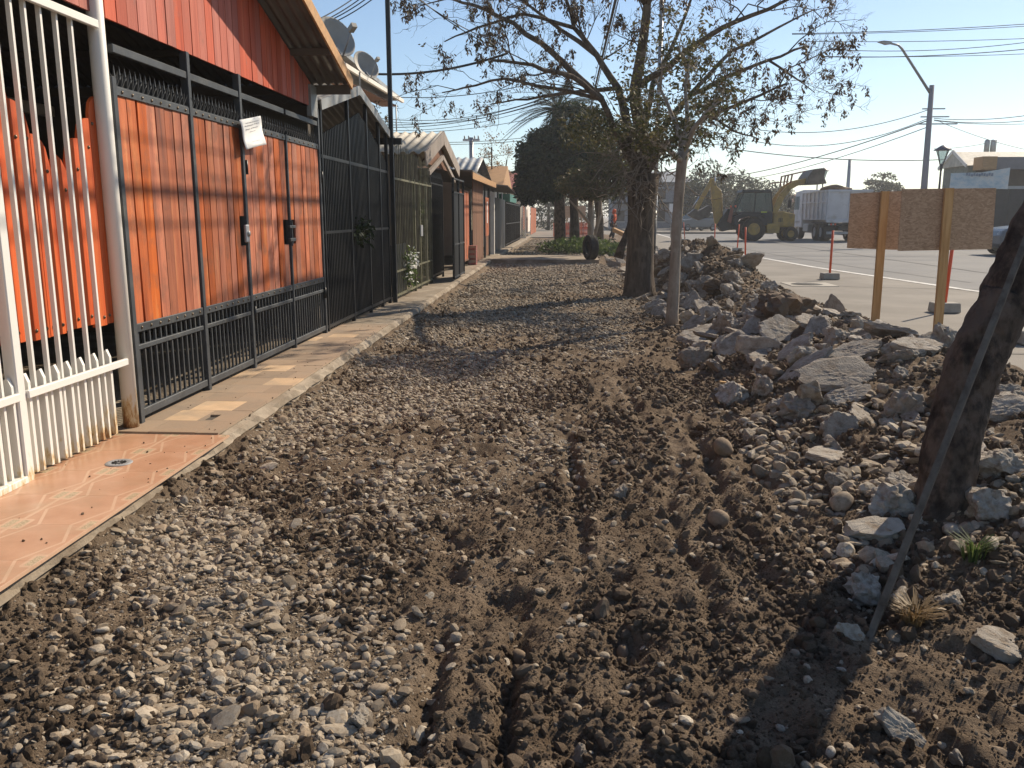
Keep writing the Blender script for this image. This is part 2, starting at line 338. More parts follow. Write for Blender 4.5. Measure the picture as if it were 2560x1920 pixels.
base = _ramp(nt, nn, [(.3, (.43, .225, .13)), (.55, (.49, .27, .165)), (.75, (.53, .32, .21))])
sp2 = _ramp(nt, _noise(nt, vv, 160, 2), [(.4, (.30, .22, .13)), (.6, (.55, .43, .28))])
c = _mix(nt, sq, base, sp2); c = _mix(nt, ln, c, (.57, .37, .245))
c = _mix(nt, _ramp(nt, _noise(nt, vv, 3, 6, .7), [(.5, (0, 0, 0)), (.8, (.7, .7, .7))]), c, (.36, .24, .15))
b = N('ShaderNodeBsdfPrincipled'); L(c, b.inputs['Base Color']); b.inputs['Roughness'].default_value = .32
o = N('ShaderNodeOutputMaterial'); L(b.outputs[0], o.inputs[0]); M['tile'] = m
tme = MB().box((-.1945, -.2145, 0), (.1945, .2145, .014)).mesh('tile'); tme.materials.append(M['tile'])
for r in range(12):
    for cc in range(2):
        yy = 5.24 - .43 * r; xx = -2.40 - .39 * cc - .0105 * yy + .01
        inst(tme, 'floor_tile', (xx, yy, .133), walk, rot=(0, 0, .0105))
M['oldtile'] = mat('worn_path_tile', None, .75, stops=[(.25, (.30, .215, .145)), (.5, (.37, .265, .18)), (.75, (.43, .32, .22))], scale=2.2, bump=.12, bscale=50, rnd=.09, dirt=(.28, .215, .155), dscale=2.2, dlo=.38, dhi=.62)
M['oldtile2'] = mat('pale_path_tile', (.54, .38, .235), .75, .12, 4, bump=.1, rnd=.1, dirt=(.38, .29, .205), dscale=3, dlo=.44, dhi=.68)
hole = at(517, 1043, z=.16)
tm2 = {}
for r in range(18):
    yy = 5.62 + .33 * r; ws = [.27, .27, .23] if r % 2 else [.16, .33, .28]; x0 = float(KERBX(yy)) - .05
    for k, w in enumerate(ws):
        xc = x0 - w / 2; x0 -= w
        if abs(xc - hole.x) < w / 2 and abs(yy - hole.y) < .165:           # a tile broken round a hole
            hx, hy = .075, .085
            pb = MB().box((xc - w / 2 + .002, yy - .163, .145), (hole.x - hx, yy + .163, .16)).box((hole.x + hx, yy - .163, .145), (xc + w / 2 - .002, yy + .163, .16)) if True else None
            pb.box((hole.x - hx, yy - .163, .145), (hole.x + hx, hole.y - hy, .1595)).box((hole.x - hx, hole.y + hy, .145), (hole.x + hx, yy + .163, .1595))
            pb.build('broken_tile', M['oldtile'], walk); continue
        key = (round(w, 3), random.random() < .22)
        if key not in tm2:
            t = MB().box((-w / 2 + .0015, -.1635, 0), (w / 2 - .0015, .1635, .015)).mesh('tile'); t.materials.append(M['oldtile2' if key[1] else 'oldtile']); tm2[key] = t
        inst(tm2[key], 'path_tile', (xc, yy, .145 + random.uniform(-.001, .0015)), walk, rot=(random.uniform(-.004, .004), random.uniform(-.004, .004), 0))
MB().box((hole.x - .075, hole.y - .085, .1435), (hole.x + .075, hole.y + .085, .1445)).build('hole_bottom', M['dark_in'], walk)
dc = aD(257, 1000, z=.148); dr = thing('drain_cover', 'small round grey metal drain cover set in the terracotta tiles', 'drain cover', dc)
MB().lathe([(.001, .002), (.045, .003), (.05, .0055), (.072, .0055), (.078, .001)], dc, n=28).build('rim', M['galv'], dr)
sb = MB()
for k in range(12):
    a = k * math.pi / 6; sb.beam(dc + Vector((math.cos(a) * .015, math.sin(a) * .015, .0045)), dc + Vector((math.cos(a) * .042, math.sin(a) * .042, .0045)), .006, .004)
sb.build('slots', M['black'], dr)
# ------------------------------------------------------------------ stones: shape = directions cut by random planes, then roughened
def ico(sub):
    bm = bmesh.new(); bmesh.ops.create_icosphere(bm, subdivisions=sub, radius=1); V = np.array([v.co[:] for v in bm.verts]); F = np.array([[v.index for v in f.verts] for f in bm.faces]); bm.free(); return V, F
ICO = {s: ico(s) for s in (1, 2, 3, 4)}
def rock(name, dims, planes, m, sub=2, rough=.05, seed=0, slab=False, rnd=0., smooth=None, fine=0):
    r_ = np.random.default_rng(seed); D_, F_ = ICO[sub]; R_ = np.full(len(D_), 1.25)
    if slab:
        ns = [np.array([r_.normal() * .06, r_.normal() * .06, s_]) for s_ in (1, -1)]; cs = [.33, .33]
        k = planes; a0 = r_.random() * 6.3
        for i in range(k):
            a = a0 + (i + r_.uniform(-.25, .25)) * 2 * math.pi / k; ns.append(np.array([math.cos(a), math.sin(a), r_.normal() * .18])); cs.append(r_.uniform(.7, 1.0))
    else:
        ns = list(r_.normal(size=(planes, 3))); cs = list(r_.uniform(.62, 1.0, planes))
    for n_, c_ in zip(ns, cs):
        n_ = n_ / np.linalg.norm(n_); d_ = D_ @ n_
        R_ = np.where(d_ > .05, np.minimum(R_, c_ / np.maximum(d_, .05)), R_)
    if rnd: R_ = R_ * (1 - rnd) + rnd * .85
    V = D_ * R_[:, None]
    off = r_.random(3) * 40
    nz = np.array([mnoise.fractal(Vector(v * 2.2 + off), .9, 2.0, 3) for v in V]); V = V * (1 + rough * nz)[:, None]
    if fine:
        nz = np.array([mnoise.fractal(Vector(v * 7 + off), .8, 2.0, 3) for v in V]); V = V + D_ * (fine * nz)[:, None]
    V = V * (np.array(dims) / 2)
    return npmesh(name, V, F_, m, smooth=(rnd > .3) if smooth is None else smooth)
def stonemat(name, stops, scale=9, bump=.4, dust=None, bscale=70, attr=True):
    m, nt, N, L = _new(name)
    oi = N('ShaderNodeObjectInfo'); c = _ramp(nt, oi.outputs['Random'], stops)
    v = _vec(nt, (1, 1, 1)); n = _noise(nt, v, scale, 5, .6)
    c = _mix(nt, .6, c, _ramp(nt, n, [(.25, (.62, .60, .57)), (.75, (1.22, 1.22, 1.22))]), 'MULTIPLY')
    if dust: c = _mix(nt, _ramp(nt, _noise(nt, v, 5, 5, .65), [(.46, (0, 0, 0)), (.66, (.85, .85, .85))]), c, dust)
    b = N('ShaderNodeBsdfPrincipled'); L(c, b.inputs['Base Color']); b.inputs['Roughness'].default_value = .9; b.inputs['Specular IOR Level'].default_value = .2
    bp = N('ShaderNodeBump'); bp.inputs['Strength'].default_value = bump; bp.inputs['Distance'].default_value = .012; L(_noise(nt, v, bscale, 5, .65), bp.inputs['Height']); L(bp.outputs[0], b.inputs['Normal'])
    o = N('ShaderNodeOutputMaterial'); L(b.outputs[0], o.inputs[0]); return m
M['pebble'] = stonemat('river_gravel', [(0, (.19, .152, .112)), (.25, (.31, .258, .195)), (.5, (.40, .34, .26)), (.68, (.28, .21, .145)), (.84, (.52, .46, .37)), (.93, (.24, .222, .20)), (1, (.34, .285, .22))], 12, .25, (.23, .175, .118))
M['clod'] = stonemat('soil_clod', [(0, (.11, .076, .049)), (.5, (.175, .126, .085)), (1, (.26, .195, .137))], 20, .9, None, 60)
M['cobble'] = stonemat('cobble', [(0, (.20, .145, .10)), (.4, (.29, .225, .165)), (.7, (.38, .33, .26)), (1, (.46, .42, .36))], 9, .25, (.20, .15, .10))
M['broken'] = stonemat('broken_concrete', [(0, (.29, .255, .215)), (.5, (.38, .34, .29)), (1, (.47, .425, .37))], 7, 1, (.20, .155, .115), 34)
M['broken_pale'] = stonemat('pale_broken_concrete', [(0, (.40, .35, .29)), (1, (.50, .45, .38))], 10, .9, (.25, .185, .125), 45)
M['earthy'] = stonemat('earth_crusted', [(0, (.13, .09, .062)), (1, (.19, .14, .10))], 9, 1, None, 34)
def protos(name, lst):
    c = bpy.data.collections.new(name)
    for i, me in enumerate(lst):
        o = bpy.data.objects.new('%s_%02d' % (name, i), me); c.objects.link(o)
    return c
peb = [rock('pebble', d, p, M['pebble'], 2, .10, 100 + i, rnd=r) for i, (d, p, r) in enumerate([((1, .8, .6), 9, .0), ((1, .7, .55), 8, .1), ((1.1, .6, .5), 7, 0), ((1, .75, .35), 8, .15), ((1.2, .7, .3), 7, .05), ((1, .85, .62), 10, .3), ((1.15, .75, .55), 12, .5), ((.95, .8, .7), 9, .15), ((1.2, .65, .45), 8, .2), ((1, .9, .5), 9, 0), ((.9, .7, .7), 7, 0), ((1.25, .8, .28), 8, .1)])]
clo = [rock('clod', d, 12, M['clod'], 2, .28, 200 + i, rnd=.3, smooth=False) for i, d in enumerate([(1, .9, .75), (1.1, .8, .6), (.9, .9, .8), (1.3, .8, .6), (1, .7, .65)])]
PC = protos('pebble_prototypes', peb); CC = protos('clod_prototypes', clo)
def scatter(name, P_, S_, coll, n, m, label, cat, flat=.35):
    me = bpy.data.meshes.new(name); k = len(P_); me.vertices.add(k); me.vertices.foreach_set('co', P_.astype(np.float32).ravel()); me.materials.append(m)
    r = np.stack([RNG.normal(0, flat, k), RNG.normal(0, flat, k), RNG.random(k) * 6.283], -1)
    for nm, ty, arr in (('rot', 'FLOAT_VECTOR', r), ('scl', 'FLOAT', S_), ('idx', 'INT', RNG.integers(0, n, k))):
        a = me.attributes.new(nm, ty, 'POINT'); a.data.foreach_set('vector' if ty == 'FLOAT_VECTOR' else 'value', arr.astype(np.int32 if ty == 'INT' else np.float32).ravel())
    ob = bpy.data.objects.new(name, me); COL.objects.link(ob); ob['kind'] = 'stuff'; tag(ob, label, cat)
    ng = bpy.data.node_groups.new(name + '_nodes', 'GeometryNodeTree')
    ng.interface.new_socket('Geometry', in_out='INPUT', socket_type='NodeSocketGeometry'); ng.interface.new_socket('Geometry', in_out='OUTPUT', socket_type='NodeSocketGeometry')
    N, L = ng.nodes.new, ng.links.new; gi = N('NodeGroupInput'); go = N('NodeGroupOutput'); ip = N('GeometryNodeInstanceOnPoints')
    ci = N('GeometryNodeCollectionInfo'); ci.inputs[0].default_value = coll; ci.inputs['Separate Children'].default_value = True; ci.inputs['Reset Children'].default_value = True
    def na(nm, ty): q = N('GeometryNodeInputNamedAttribute'); q.data_type = ty; q.inputs[0].default_value = nm; return next(s for s in q.outputs if s.enabled and s.name == 'Attribute')
    er = N('FunctionNodeEulerToRotation'); L(na('rot', 'FLOAT_VECTOR'), er.inputs[0])
    mp = N('GeometryNodeMeshToPoints'); L(gi.outputs[0], mp.inputs[0])
    L(mp.outputs[0], ip.inputs['Points']); L(ci.outputs[0], ip.inputs['Instance']); ip.inputs['Pick Instance'].default_value = True
    L(na('idx', 'INT'), ip.inputs['Instance Index']); L(er.outputs[0], ip.inputs['Rotation']); L(na('scl', 'FLOAT'), ip.inputs['Scale']); L(ip.outputs[0], go.inputs[0])
    md = ob.modifiers.new('scatter', 'NODES'); md.node_group = ng; return ob
def sample(n, x0, x1, y0, y1): return RNG.uniform(x0, x1, n), RNG.uniform(y0, y1, n)
gx, gy, gs = [], [], []
for n_, y0, y1, s0, s1 in ((12000, 1.2, 4.5, .015, .060), (15000, 4.5, 9, .02, .064), (15000, 9, 18, .03, .075), (11000, 18, 29.2, .045, .10), (9000, 32.6, 60, .06, .13)):
    x_, y_ = sample(n_ * 2, -2.3, 1.6, y0, y1); s_ = s0 * .8 + (s1 - s0 * .8) * RNG.random(len(x_)) ** 2.3
    keep = RNG.random(len(x_)) < (gravel(x_, y_) * .97 + .02); gx.append(x_[keep]); gy.append(y_[keep]); gs.append(s_[keep])
# fine grit between the stones and some bigger ones
x_, y_ = sample(26000, -2.2, .3, 1.2, 6); k_ = RNG.random(len(x_)) < gravel(x_, y_); gx.append(x_[k_]); gy.append(y_[k_]); gs.append(RNG.uniform(.008, .02, k_.sum()))
x_, y_ = sample(700, -2.2, .2, 1.4, 7); k_ = RNG.random(len(x_)) < gravel(x_, y_); gx.append(x_[k_]); gy.append(y_[k_]); gs.append(RNG.uniform(.055, .095, k_.sum()))
# stones in the dirt and on the bank
x_, y_ = sample(1500, -.8, 2.2, 1.3, 8); gx.append(x_); gy.append(y_); gs.append(.012 + .05 * RNG.random(len(x_)) ** 3)
x_, y_ = sample(8000, 1.2, 4.3, 3, 12); k_ = fbm(x_ * 1.1, y_ * 1.1, 120, 2) > .52; gx.append(x_[k_]); gy.append(y_[k_]); gs.append(.012 + .06 * RNG.random(k_.sum()) ** 2.6)
x_, y_ = sample(2500, 1.5, 4.4, 12, 27); gx.append(x_); gy.append(y_); gs.append(.04 + .10 * RNG.random(len(x_)) ** 2)
x_, y_ = sample(900, 1.25, 2.5, 3.7, 6.6); k_ = fbm(x_ * 1.6, y_ * 1.6, 150, 2) > .42; gx.append(x_[k_]); gy.append(y_[k_]); gs.append(.03 + .10 * RNG.random(k_.sum()) ** 1.8)
gx, gy, gs = map(np.concatenate, (gx, gy, gs)); gz = height(gx, gy) + gs * RNG.uniform(-.16, .20, len(gs))
scatter('gravel', np.stack([gx, gy, gz], -1), gs, PC, len(peb), M['pebble'], 'grey and tan river gravel spread over the stripped sidewalk bed', 'gravel')
cx, cy, cs = [], [], []
for n_, y0, y1, s0, s1 in ((30000, 1.2, 4, .006, .05), (26000, 4, 9, .012, .065), (9000, 9, 20, .02, .08)):
    x_, y_ = sample(n_, -2.25, 2.3, y0, y1); k_ = (RNG.random(n_) > gravel(x_, y_) * .93) & (RNG.random(n_) < .12 + np.clip((fbm(x_ * 2.2, y_ * 1.5, 140, 3) - .42) * 6, 0, 1)); cx.append(x_[k_]); cy.append(y_[k_]); cs.append(s0 + (s1 - s0) * RNG.random(k_.sum()) ** 2.6)
x_, y_ = sample(15000, 1.4, 4.3, 3.5, 24); cx.append(x_); cy.append(y_); cs.append(.012 + .07 * RNG.random(len(x_)) ** 2.4)
x_, y_ = sample(420, -.9, 2.0, 1.3, 8); k_ = fbm(x_ * 2.2, y_ * 1.5, 140, 3) > .5; cx.append(x_[k_]); cy.append(y_[k_]); cs.append(RNG.uniform(.05, .105, k_.sum()))
x_, y_ = sample(45000, -2.2, 2.0, 1.2, 5); k_ = RNG.random(45000) > gravel(x_, y_) * .8; cx.append(x_[k_]); cy.append(y_[k_]); cs.append(RNG.uniform(.004, .013, k_.sum()))
cx, cy, cs = map(np.concatenate, (cx, cy, cs)); cz = height(cx, cy) + cs * .12
scatter('soil_clods', np.stack([cx, cy, cz], -1), cs, CC, len(clo), M['clod'], 'loose brown soil clods over the churned dirt', 'soil', 1.5)
# ------------------------------------------------------------------ pieces of broken concrete, each its own thing
SL = [rock('slab_piece', (1, r, 1), k, M['broken'], 4, .12, 300 + i, slab=True, fine=.07, smooth=False) for i, (r, k) in enumerate([(.75, 6), (.6, 5), (.85, 7), (.45, 6), (.7, 5), (.35, 6)])]
LP = [rock('lump', (1, .85, .75), 9, M['broken'], 4, .22, 330 + i, fine=.08, smooth=False) for i in range(6)]
PL = [rock('pale_lump', (1, .8, .6), 8, M['broken_pale'], 4, .18, 350 + i, fine=.07, smooth=False) for i in range(4)]
PS = [rock('pale_slab', (1, .7, 1), 6, M['broken_pale'], 4, .09, 360 + i, slab=True, fine=.05, smooth=False) for i in range(3)]
CB = [rock('cobble', (1, .82, .7), 14, M['cobble'], 3, .06, 370 + i, rnd=.65, smooth=True) for i in range(5)]
EB = [rock('earth_boulder', (1, .85, .7), 10, M['earthy'], 4, .30, 390 + i, fine=.13, smooth=False) for i in range(3)]
KIND = {'slab': SL, 'lump': LP, 'plump': PL, 'pslab': PS, 'cob': CB, 'earth': EB}
MADE = []
def piece(kind, sx, sy, w, h, rot, label, cat='concrete chunk', group=None, name=None, vi=None, thick=None, up=.12):
    """sx, sy: where it is seen; w: size in photograph pixels"""
    p = on_ground(sx, sy + h * .35); dist = (p - Vector((0, 0, CZ))).dot(_F); s = w / FPX * dist
    me = KIND[kind][(vi if vi is not None else len(MADE)) % len(KIND[kind])]
    o = bpy.data.objects.new(name or {'slab': 'concrete_fragment', 'lump': 'concrete_chunk', 'plump': 'concrete_chunk', 'pslab': 'concrete_fragment', 'cob': 'cobblestone', 'earth': 'earth_boulder'}[kind], me); COL.objects.link(o)
    o.location = (p.x, p.y, p.z + s * up); o.rotation_euler = rot
    o.scale = (s, s, (thick or s * .3) / .66 if kind in ('slab', 'pslab') else s)
    tag(o, label, cat, group); MADE.append((p.x, p.y, s)); return o
R = math.radians
big = [
 ('slab', 1732, 648, 66, 40, (R(78), 0, R(8)), 'flat grey slab standing on edge atop the farthest rubble heap', 0),
 ('slab', 1752, 660, 62, 60, (R(60), R(50), R(20)), 'thin slab leaning diagonally against the upright flat slab on the heap', 3),
 ('lump', 1714, 734, 44, 44, (.5, .3, .2), 'pale angular chunk just right of the thin pale trunk', 0),
 ('earth', 1802, 712, 66, 50, (.1, 0, .4), 'rounded earthy boulder below the farthest rubble heap', 0),
 ('earth', 1952, 770, 150, 75, (.1, .1, .2), 'large dark earth-crusted boulder at the edge of the road', 1),
 ('slab', 1950, 826, 140, 62, (R(38), R(4), R(10)), 'largest flat slab tilted toward the dirt in front of the dark boulder', 2),
 ('slab', 1843, 856, 105, 60, (R(40), R(-22), R(25)), 'broad slab sloping down left beside the largest flat slab', 1),
 ('slab', 1985, 858, 120, 80, (R(25), R(-38), R(-8)), 'upper of two long slabs leaning side by side up to the right', 3),
 ('slab', 2010, 902, 165, 100, (R(20), R(-36), R(-6)), 'lower of two long slabs leaning side by side up to the right', 5),
 ('lump', 1905, 955, 66, 88, (.2, 1.35, .3), 'upright brown wedge of concrete standing in the rubble', 1),
 ('plump', 1821, 986, 58, 36, (0, .1, .4), 'small pale knobbly chunk at the left foot of the bank', 0),
 ('slab', 1750, 838, 140, 40, (R(14), R(-12), R(12)), 'long low slab covered with gravel right of the thin trunk base', 4),
 ('slab', 2131, 882, 160, 45, (R(20), R(-14), R(0)), 'long grey slab lying below the right timber post', 3),
 ('slab', 2107, 945, 200, 60, (R(28), R(-6), R(6)), 'wide rough slab lying across the middle of the bank', 1),
 ('slab', 2111, 990, 118, 50, (R(26), R(-12), R(-8)), 'shorter slab tucked under the wide rough slab', 4),
 ('lump', 2248, 928, 46, 50, (.3, .9, .1), 'small upright knobbly chunk near the leaning trunk', 2),
 ('slab', 2295, 870, 130, 30, (R(12), R(3), R(4)), 'flat slab on the crest of the bank behind the leaning trunk', 0),
 ('slab', 2096, 1058, 110, 84, (R(62), R(-14), R(10)), 'broad grey slab face propped up in the middle of the bank', 2),
 ('pslab', 2068, 1136, 118, 52, (R(8), R(2), R(-6)), 'pale flat-topped slab with a sunlit top on the bank', 0),
 ('pslab', 1947, 1182, 48, 26, (.15, .1, .3), 'thin pale flake of concrete at the toe of the bank', 1),
 ('lump', 1951, 1148, 52, 48, (.2, .4, .9), 'grey chunk beside the round brown cobble at the toe', 3),
 ('lump', 2088, 1194, 54, 54, (.7, .2, 0), 'brown angular chunk standing below the pale flat-topped slab', 4),
 ('lump', 2229, 1254, 130, 84, (.1, .2, .5), 'large knobbly concrete block left of the leaning trunk base', 5),
 ('slab', 2252, 1206, 96, 44, (R(22), R(10), R(-8)), 'slab resting on the large knobbly block by the trunk', 2),
 ('pslab', 2195, 1318, 145, 52, (R(16), R(-6), R(4)), 'pale tapering slab lying left of the stake and trunk', 2),
 ('lump', 2500, 1136, 125, 110, (.2, .3, .2), 'largest rough block right of the leaning trunk', 0),
 ('lump', 2466, 1252, 110, 86, (.4, 0, .7), 'rough block at the right foot of the leaning trunk', 2),
 ('slab', 2516, 1022, 125, 52, (R(25), R(-14), R(0)), 'slab lying above the rough blocks right of the trunk', 1),
 ('slab', 2513, 974, 80, 50, (R(55), R(6), R(20)), 'grey slab standing against the bank right of the trunk', 4),
 ('lump', 2168, 1466, 96, 70, (.5, .2, .4), 'brown rough block lying behind the foot of the stake', 1),
 ('plump', 2252, 1485, 70, 48, (.1, .3, .5), 'short rounded pale block right of the stake', 1),
 ('pslab', 2125, 1570, 76, 62, (R(40), R(16), R(-10)), 'white flat fragment left of the foot of the stake', 1),
 ('plump', 2379, 1490, 80, 72, (.6, .2, .3), 'white porous block on the dirt right of the dry grass tuft', 2),
 ('pslab', 2500, 1610, 150, 60, (R(10), R(12), R(-10)), 'long pale slab at the right edge of the foreground', 0),
 ('pslab', 2256, 1806, 125, 110, (R(34), R(30), R(-32)), 'tan flat slab tilted on the dirt at the lower right', 2),
 ('plump', 2394, 1884, 56, 62, (.2, .9, .3), 'grey angular stone at the bottom right corner', 3),
]
for k, x, y, w, h, r, lab, vi in big:
    piece(k, x, y, w, h, r, lab, 'concrete chunk' if k != 'earth' else 'boulder', vi=vi, thick={'slab': .12, 'pslab': .09}.get(k))
for x, y, w, h, lab in [(1299, 1636, 58, 62, 'large brown rounded cobble lying in the tyre-track dirt'), (1557, 1627, 42, 36, 'pale round cobble right of the large brown cobble'), (1984, 1136, 42, 40, 'round brown cobble at the toe of the bank'), (1796, 1293, 66, 52, 'dirt-dusted round cobble half sunk in the ruts'), (1806, 1122, 70, 28, 'flat oval cobble in the churned dirt'), (2076, 1870, 36, 50, 'pinkish smooth cobble left of the tan slab'), (1508, 1636, 34, 34, 'small white cobble beside the pale round cobble'), (1047, 1614, 36, 34, 'grey cobble left of the tyre tracks'), (1021, 1892, 34, 32, 'pale cobble at the bottom edge among the gravel')]:
    piece('cob', x, y, w, h, (random.random(), random.random(), random.random() * 6), lab, 'cobble', up=.22)
for x, y, w, h, lab in [(1551, 1224, 50, 38, 'white blocky stone in the middle of the ruts'), (1427, 1553, 38, 28, 'cream pointed stone chip on the dirt'), (1449, 1870, 48, 60, 'white crusted stone at the bottom of the dirt'), (530, 1508, 50, 30, 'pale oblong stone chip on the dirt patch in the gravel'), (900, 1770, 70, 90, 'cream jagged fragment among the gravel piles')]:
    piece('plump', x, y, w, h, (random.random(), random.random(), random.random() * 6), lab, 'stone')
# the rest of the bank: alike pieces
k = 0
while k < 285:
    y_ = random.triangular(3.8, 27, 7) if random.random() < .86 else random.uniform(27, 44); x_ = random.triangular(1.25, 4.1, 2.1)
    kd = random.choices(['lump', 'slab', 'plump', 'cob', 'earth'], [4, 8, 1, .4, .6])[0]
    s = random.uniform(.09, .27) * (1 + .03 * y_)
    if kd == 'cob': s = min(s, .17)
    if any((x_ - a) ** 2 + (y_ - b_) ** 2 < (.25 * (s + c_)) ** 2 for a, b_, c_ in MADE): k += .2; continue
    me = random.choice(KIND[kd]); o = bpy.data.objects.new({'slab': 'concrete_fragment', 'lump': 'concrete_chunk', 'plump': 'concrete_chunk', 'cob': 'cobblestone', 'earth': 'earth_boulder'}[kd], me); COL.objects.link(o)
    o.location = (x_, y_, hz(x_, y_) + s * random.uniform(-.02, .2)); o.rotation_euler = (random.gauss(.25, .5), random.gauss(0, .5), random.random() * 6.28)
    o.scale = (s * 1.5, s * 1.3, .11 / .66) if kd == 'slab' else (s, s, s); MADE.append((x_, y_, s))
    zi = 0 if y_ < 6 else 1 if y_ < 10 else 2 if y_ < 16 else 3 if y_ < 27 else 4; side = 'road side' if x_ > 3.05 else 'dirt side'
    zone = ['by the leaning trunk', 'below the board signs', 'right of the slim trunk', 'on the far heap', 'near the tyre'][zi]
    what = {'slab': 'broken grey pavement slab', 'lump': 'rough grey concrete chunk', 'plump': 'pale knobbly concrete chunk', 'cob': 'rounded brown cobble', 'earth': 'earth-crusted lump'}[kd]
    sz = 'small' if s < .22 else 'big'
    tag(o, '%s %s %s %s' % (sz, what, zone, side), 'concrete chunk' if kd in ('slab', 'lump', 'plump') else 'stone', '%s %ss %s %s' % (sz, what, zone, side))
    k += 1
# splinter of board and bright scrap in the rubble
p = on_ground(1835, 968); tag(MB().beam(p + Vector((-.13, 0, .05)), p + Vector((.16, -.06, .02)), .03, .012).build('wood_splinter', M['timber']), 'thin pale wooden splinter in the rubble by the wedge', 'splinter')
x_ = RNG.uniform(-2.95, -2.2, 900); y_ = RNG.uniform(1.5, 14, 900); k_ = RNG.random(900) < np.exp((x_ - KERBX(y_)) * 9) + .06; k_ &= x_ < KERBX(y_) - .015
P_ = np.stack([x_, y_, np.where(y_ > 5.46, .161, .148)], -1)[k_]; scatter('spilled_crumbs', P_, RNG.uniform(.006, .024, len(P_)) * (.6 + .4 * (RNG.random(len(P_)) < .3)), CC, len(clo), M['clod'], 'soil crumbs spilled over the walkway edge', 'soil', 1.0)
# ------------------------------------------------------------------ white picket fence with scalloped boards (nearest, left)
FX = -3.0
m, nt, N, L = _new('white_paint_rusting')
g = N('ShaderNodeNewGeometry'); sp = N('ShaderNodeSeparateXYZ'); L(g.outputs['Position'], sp.inputs[0])
v = _vec(nt, (3, 3, 1)); nn = _noise(nt, v, 9, 6, .7)
mr = N('ShaderNodeMapRange'); mr.inputs[1].default_value = .16; mr.inputs[2].default_value = .62; mr.inputs[3].default_value = .42; mr.inputs[4].default_value = -.12; L(sp.outputs[2], mr.inputs[0])
ad = N('ShaderNodeMath'); ad.operation = 'ADD'; L(mr.outputs[0], ad.inputs[0]); L(nn, ad.inputs[1])
y1 = N('ShaderNodeMapRange'); y1.inputs[1].default_value = 4.3; y1.inputs[2].default_value = 5.6; y1.inputs[3].default_value = -.22; y1.inputs[4].default_value = -.01; L(sp.outputs[1], y1.inputs[0])
ad2 = N('ShaderNodeMath'); ad2.operation = 'ADD'; L(ad.outputs[0], ad2.inputs[0]); L(y1.outputs[0], ad2.inputs[1])
c = _ramp(nt, ad2.outputs[0], [(.66, (.72, .70, .65)), (.78, (.62, .50, .30)), (.88, (.36, .18, .07)), (.98, (.13, .06, .03))])
b = N('ShaderNodeBsdfPrincipled'); L(c, b.inputs['Base Color']); b.inputs['Roughness'].default_value = .55
o = N('ShaderNodeOutputMaterial'); L(b.outputs[0], o.inputs[0]); M['white'] = m
wf = thing('picket_fence', 'white metal bar fence with short pickets and a round corner post, rusting at the foot', 'fence', (FX, 5.6, .14))
barY = [at(s, 217, X=-2.97).y for s in (201, 165, 127, 90, 56, 16)]
step = (barY[0] - barY[5]) / 5
barY += [barY[5] - step * k for k in range(1, 18)]
GATEY = barY[6] - .02
bt = boxmesh('bar', .026, .019, 2.62, M['white']); pk = MB()
pk.add([(-.02, -.012, 0), (.02, -.012, 0), (.02, .012, 0), (-.02, .012, 0), (-.02, -.012, .56), (.02, -.012, .52), (.02, .012, .52), (-.02, .012, .56), (0, -.012, .57), (0, .012, .57)],
       [(0, 3, 2, 1), (0, 1, 5, 8, 4), (3, 7, 9, 6, 2), (1, 2, 6, 5), (0, 4, 7, 3), (4, 8, 9, 7), (8, 5, 6, 9)])
pkm = pk.mesh('picket'); pkm.materials.append(M['white'])
for i, y_ in enumerate(barY):
    if abs(y_ - GATEY) > .05: inst(bt, 'bar', (FX, y_, .16), wf)
    inst(pkm, 'picket', (FX, y_ + step / 2, .17), wf)
MB().tube([(FX, 5.585, .13), (FX, 5.585, 4.2)], .052, 16).build('corner_post', M['white'], wf)
MB().box((FX - .035, GATEY - .035, .14), (FX + .035, GATEY + .035, 2.85)).build('gate_post', M['white'], wf, .006)
for z0, w in ((2.785, .05), (.63, .045)):
    for ya, yb in ((GATEY + .037, 5.53), (barY[-1], GATEY - .037)):
        MB().box((FX + .021, ya, z0 - w / 2), (FX + .05, yb, z0 + w / 2)).build('rail', M['white'], wf, .004)
MB().box((FX - .02, barY[-1], .145), (FX + .045, GATEY - .04, .185)).build('bottom_rail', M['white'], wf, .004)
# inner rail seen through the bars
MB().box((-3.75, 2, 2.44), (-3.7, 5.5, 2.5)).build('inner_rail', M['white'], wf)
sc = thing('scalloped_boarding', 'orange varnished boards with scalloped tops fixed behind the white bars', 'boarding', (FX - .05, 5, .9))
edges = [5.60, 5.466, 5.318, 5.165, 4.995, 4.83, 4.665, 4.50, 4.335, 4.17, 4.0, 3.84, 3.67, 3.5, 3.34, 3.17, 3.0]
prof = [(2.29, 2.36, 1), (2.14, 2.21, 1), (1.985, 2.075, 1), (0, 0, 0), (1.945, 2.06, -1), (2.12, 2.23, -1), (2.28, 2.36, -1), (2.36, 2.38, 1), (2.29, 2.36, 1), (2.14, 2.21, 1), (1.985, 2.075, 1), (0, 0, 0), (1.945, 2.06, -1), (2.12, 2.23, -1), (2.28, 2.36, -1)]
M['stud'] = mat('brass_stud', (.12, .09, .06), .35, .2, 5, metal=.6)
studm = MB().lathe([(.012, 0), (.011, .004), (.007, .008), (.0005, .0095)], (0, 0, 0), 'x', 8).mesh('stud'); studm.materials.append(M['stud'])
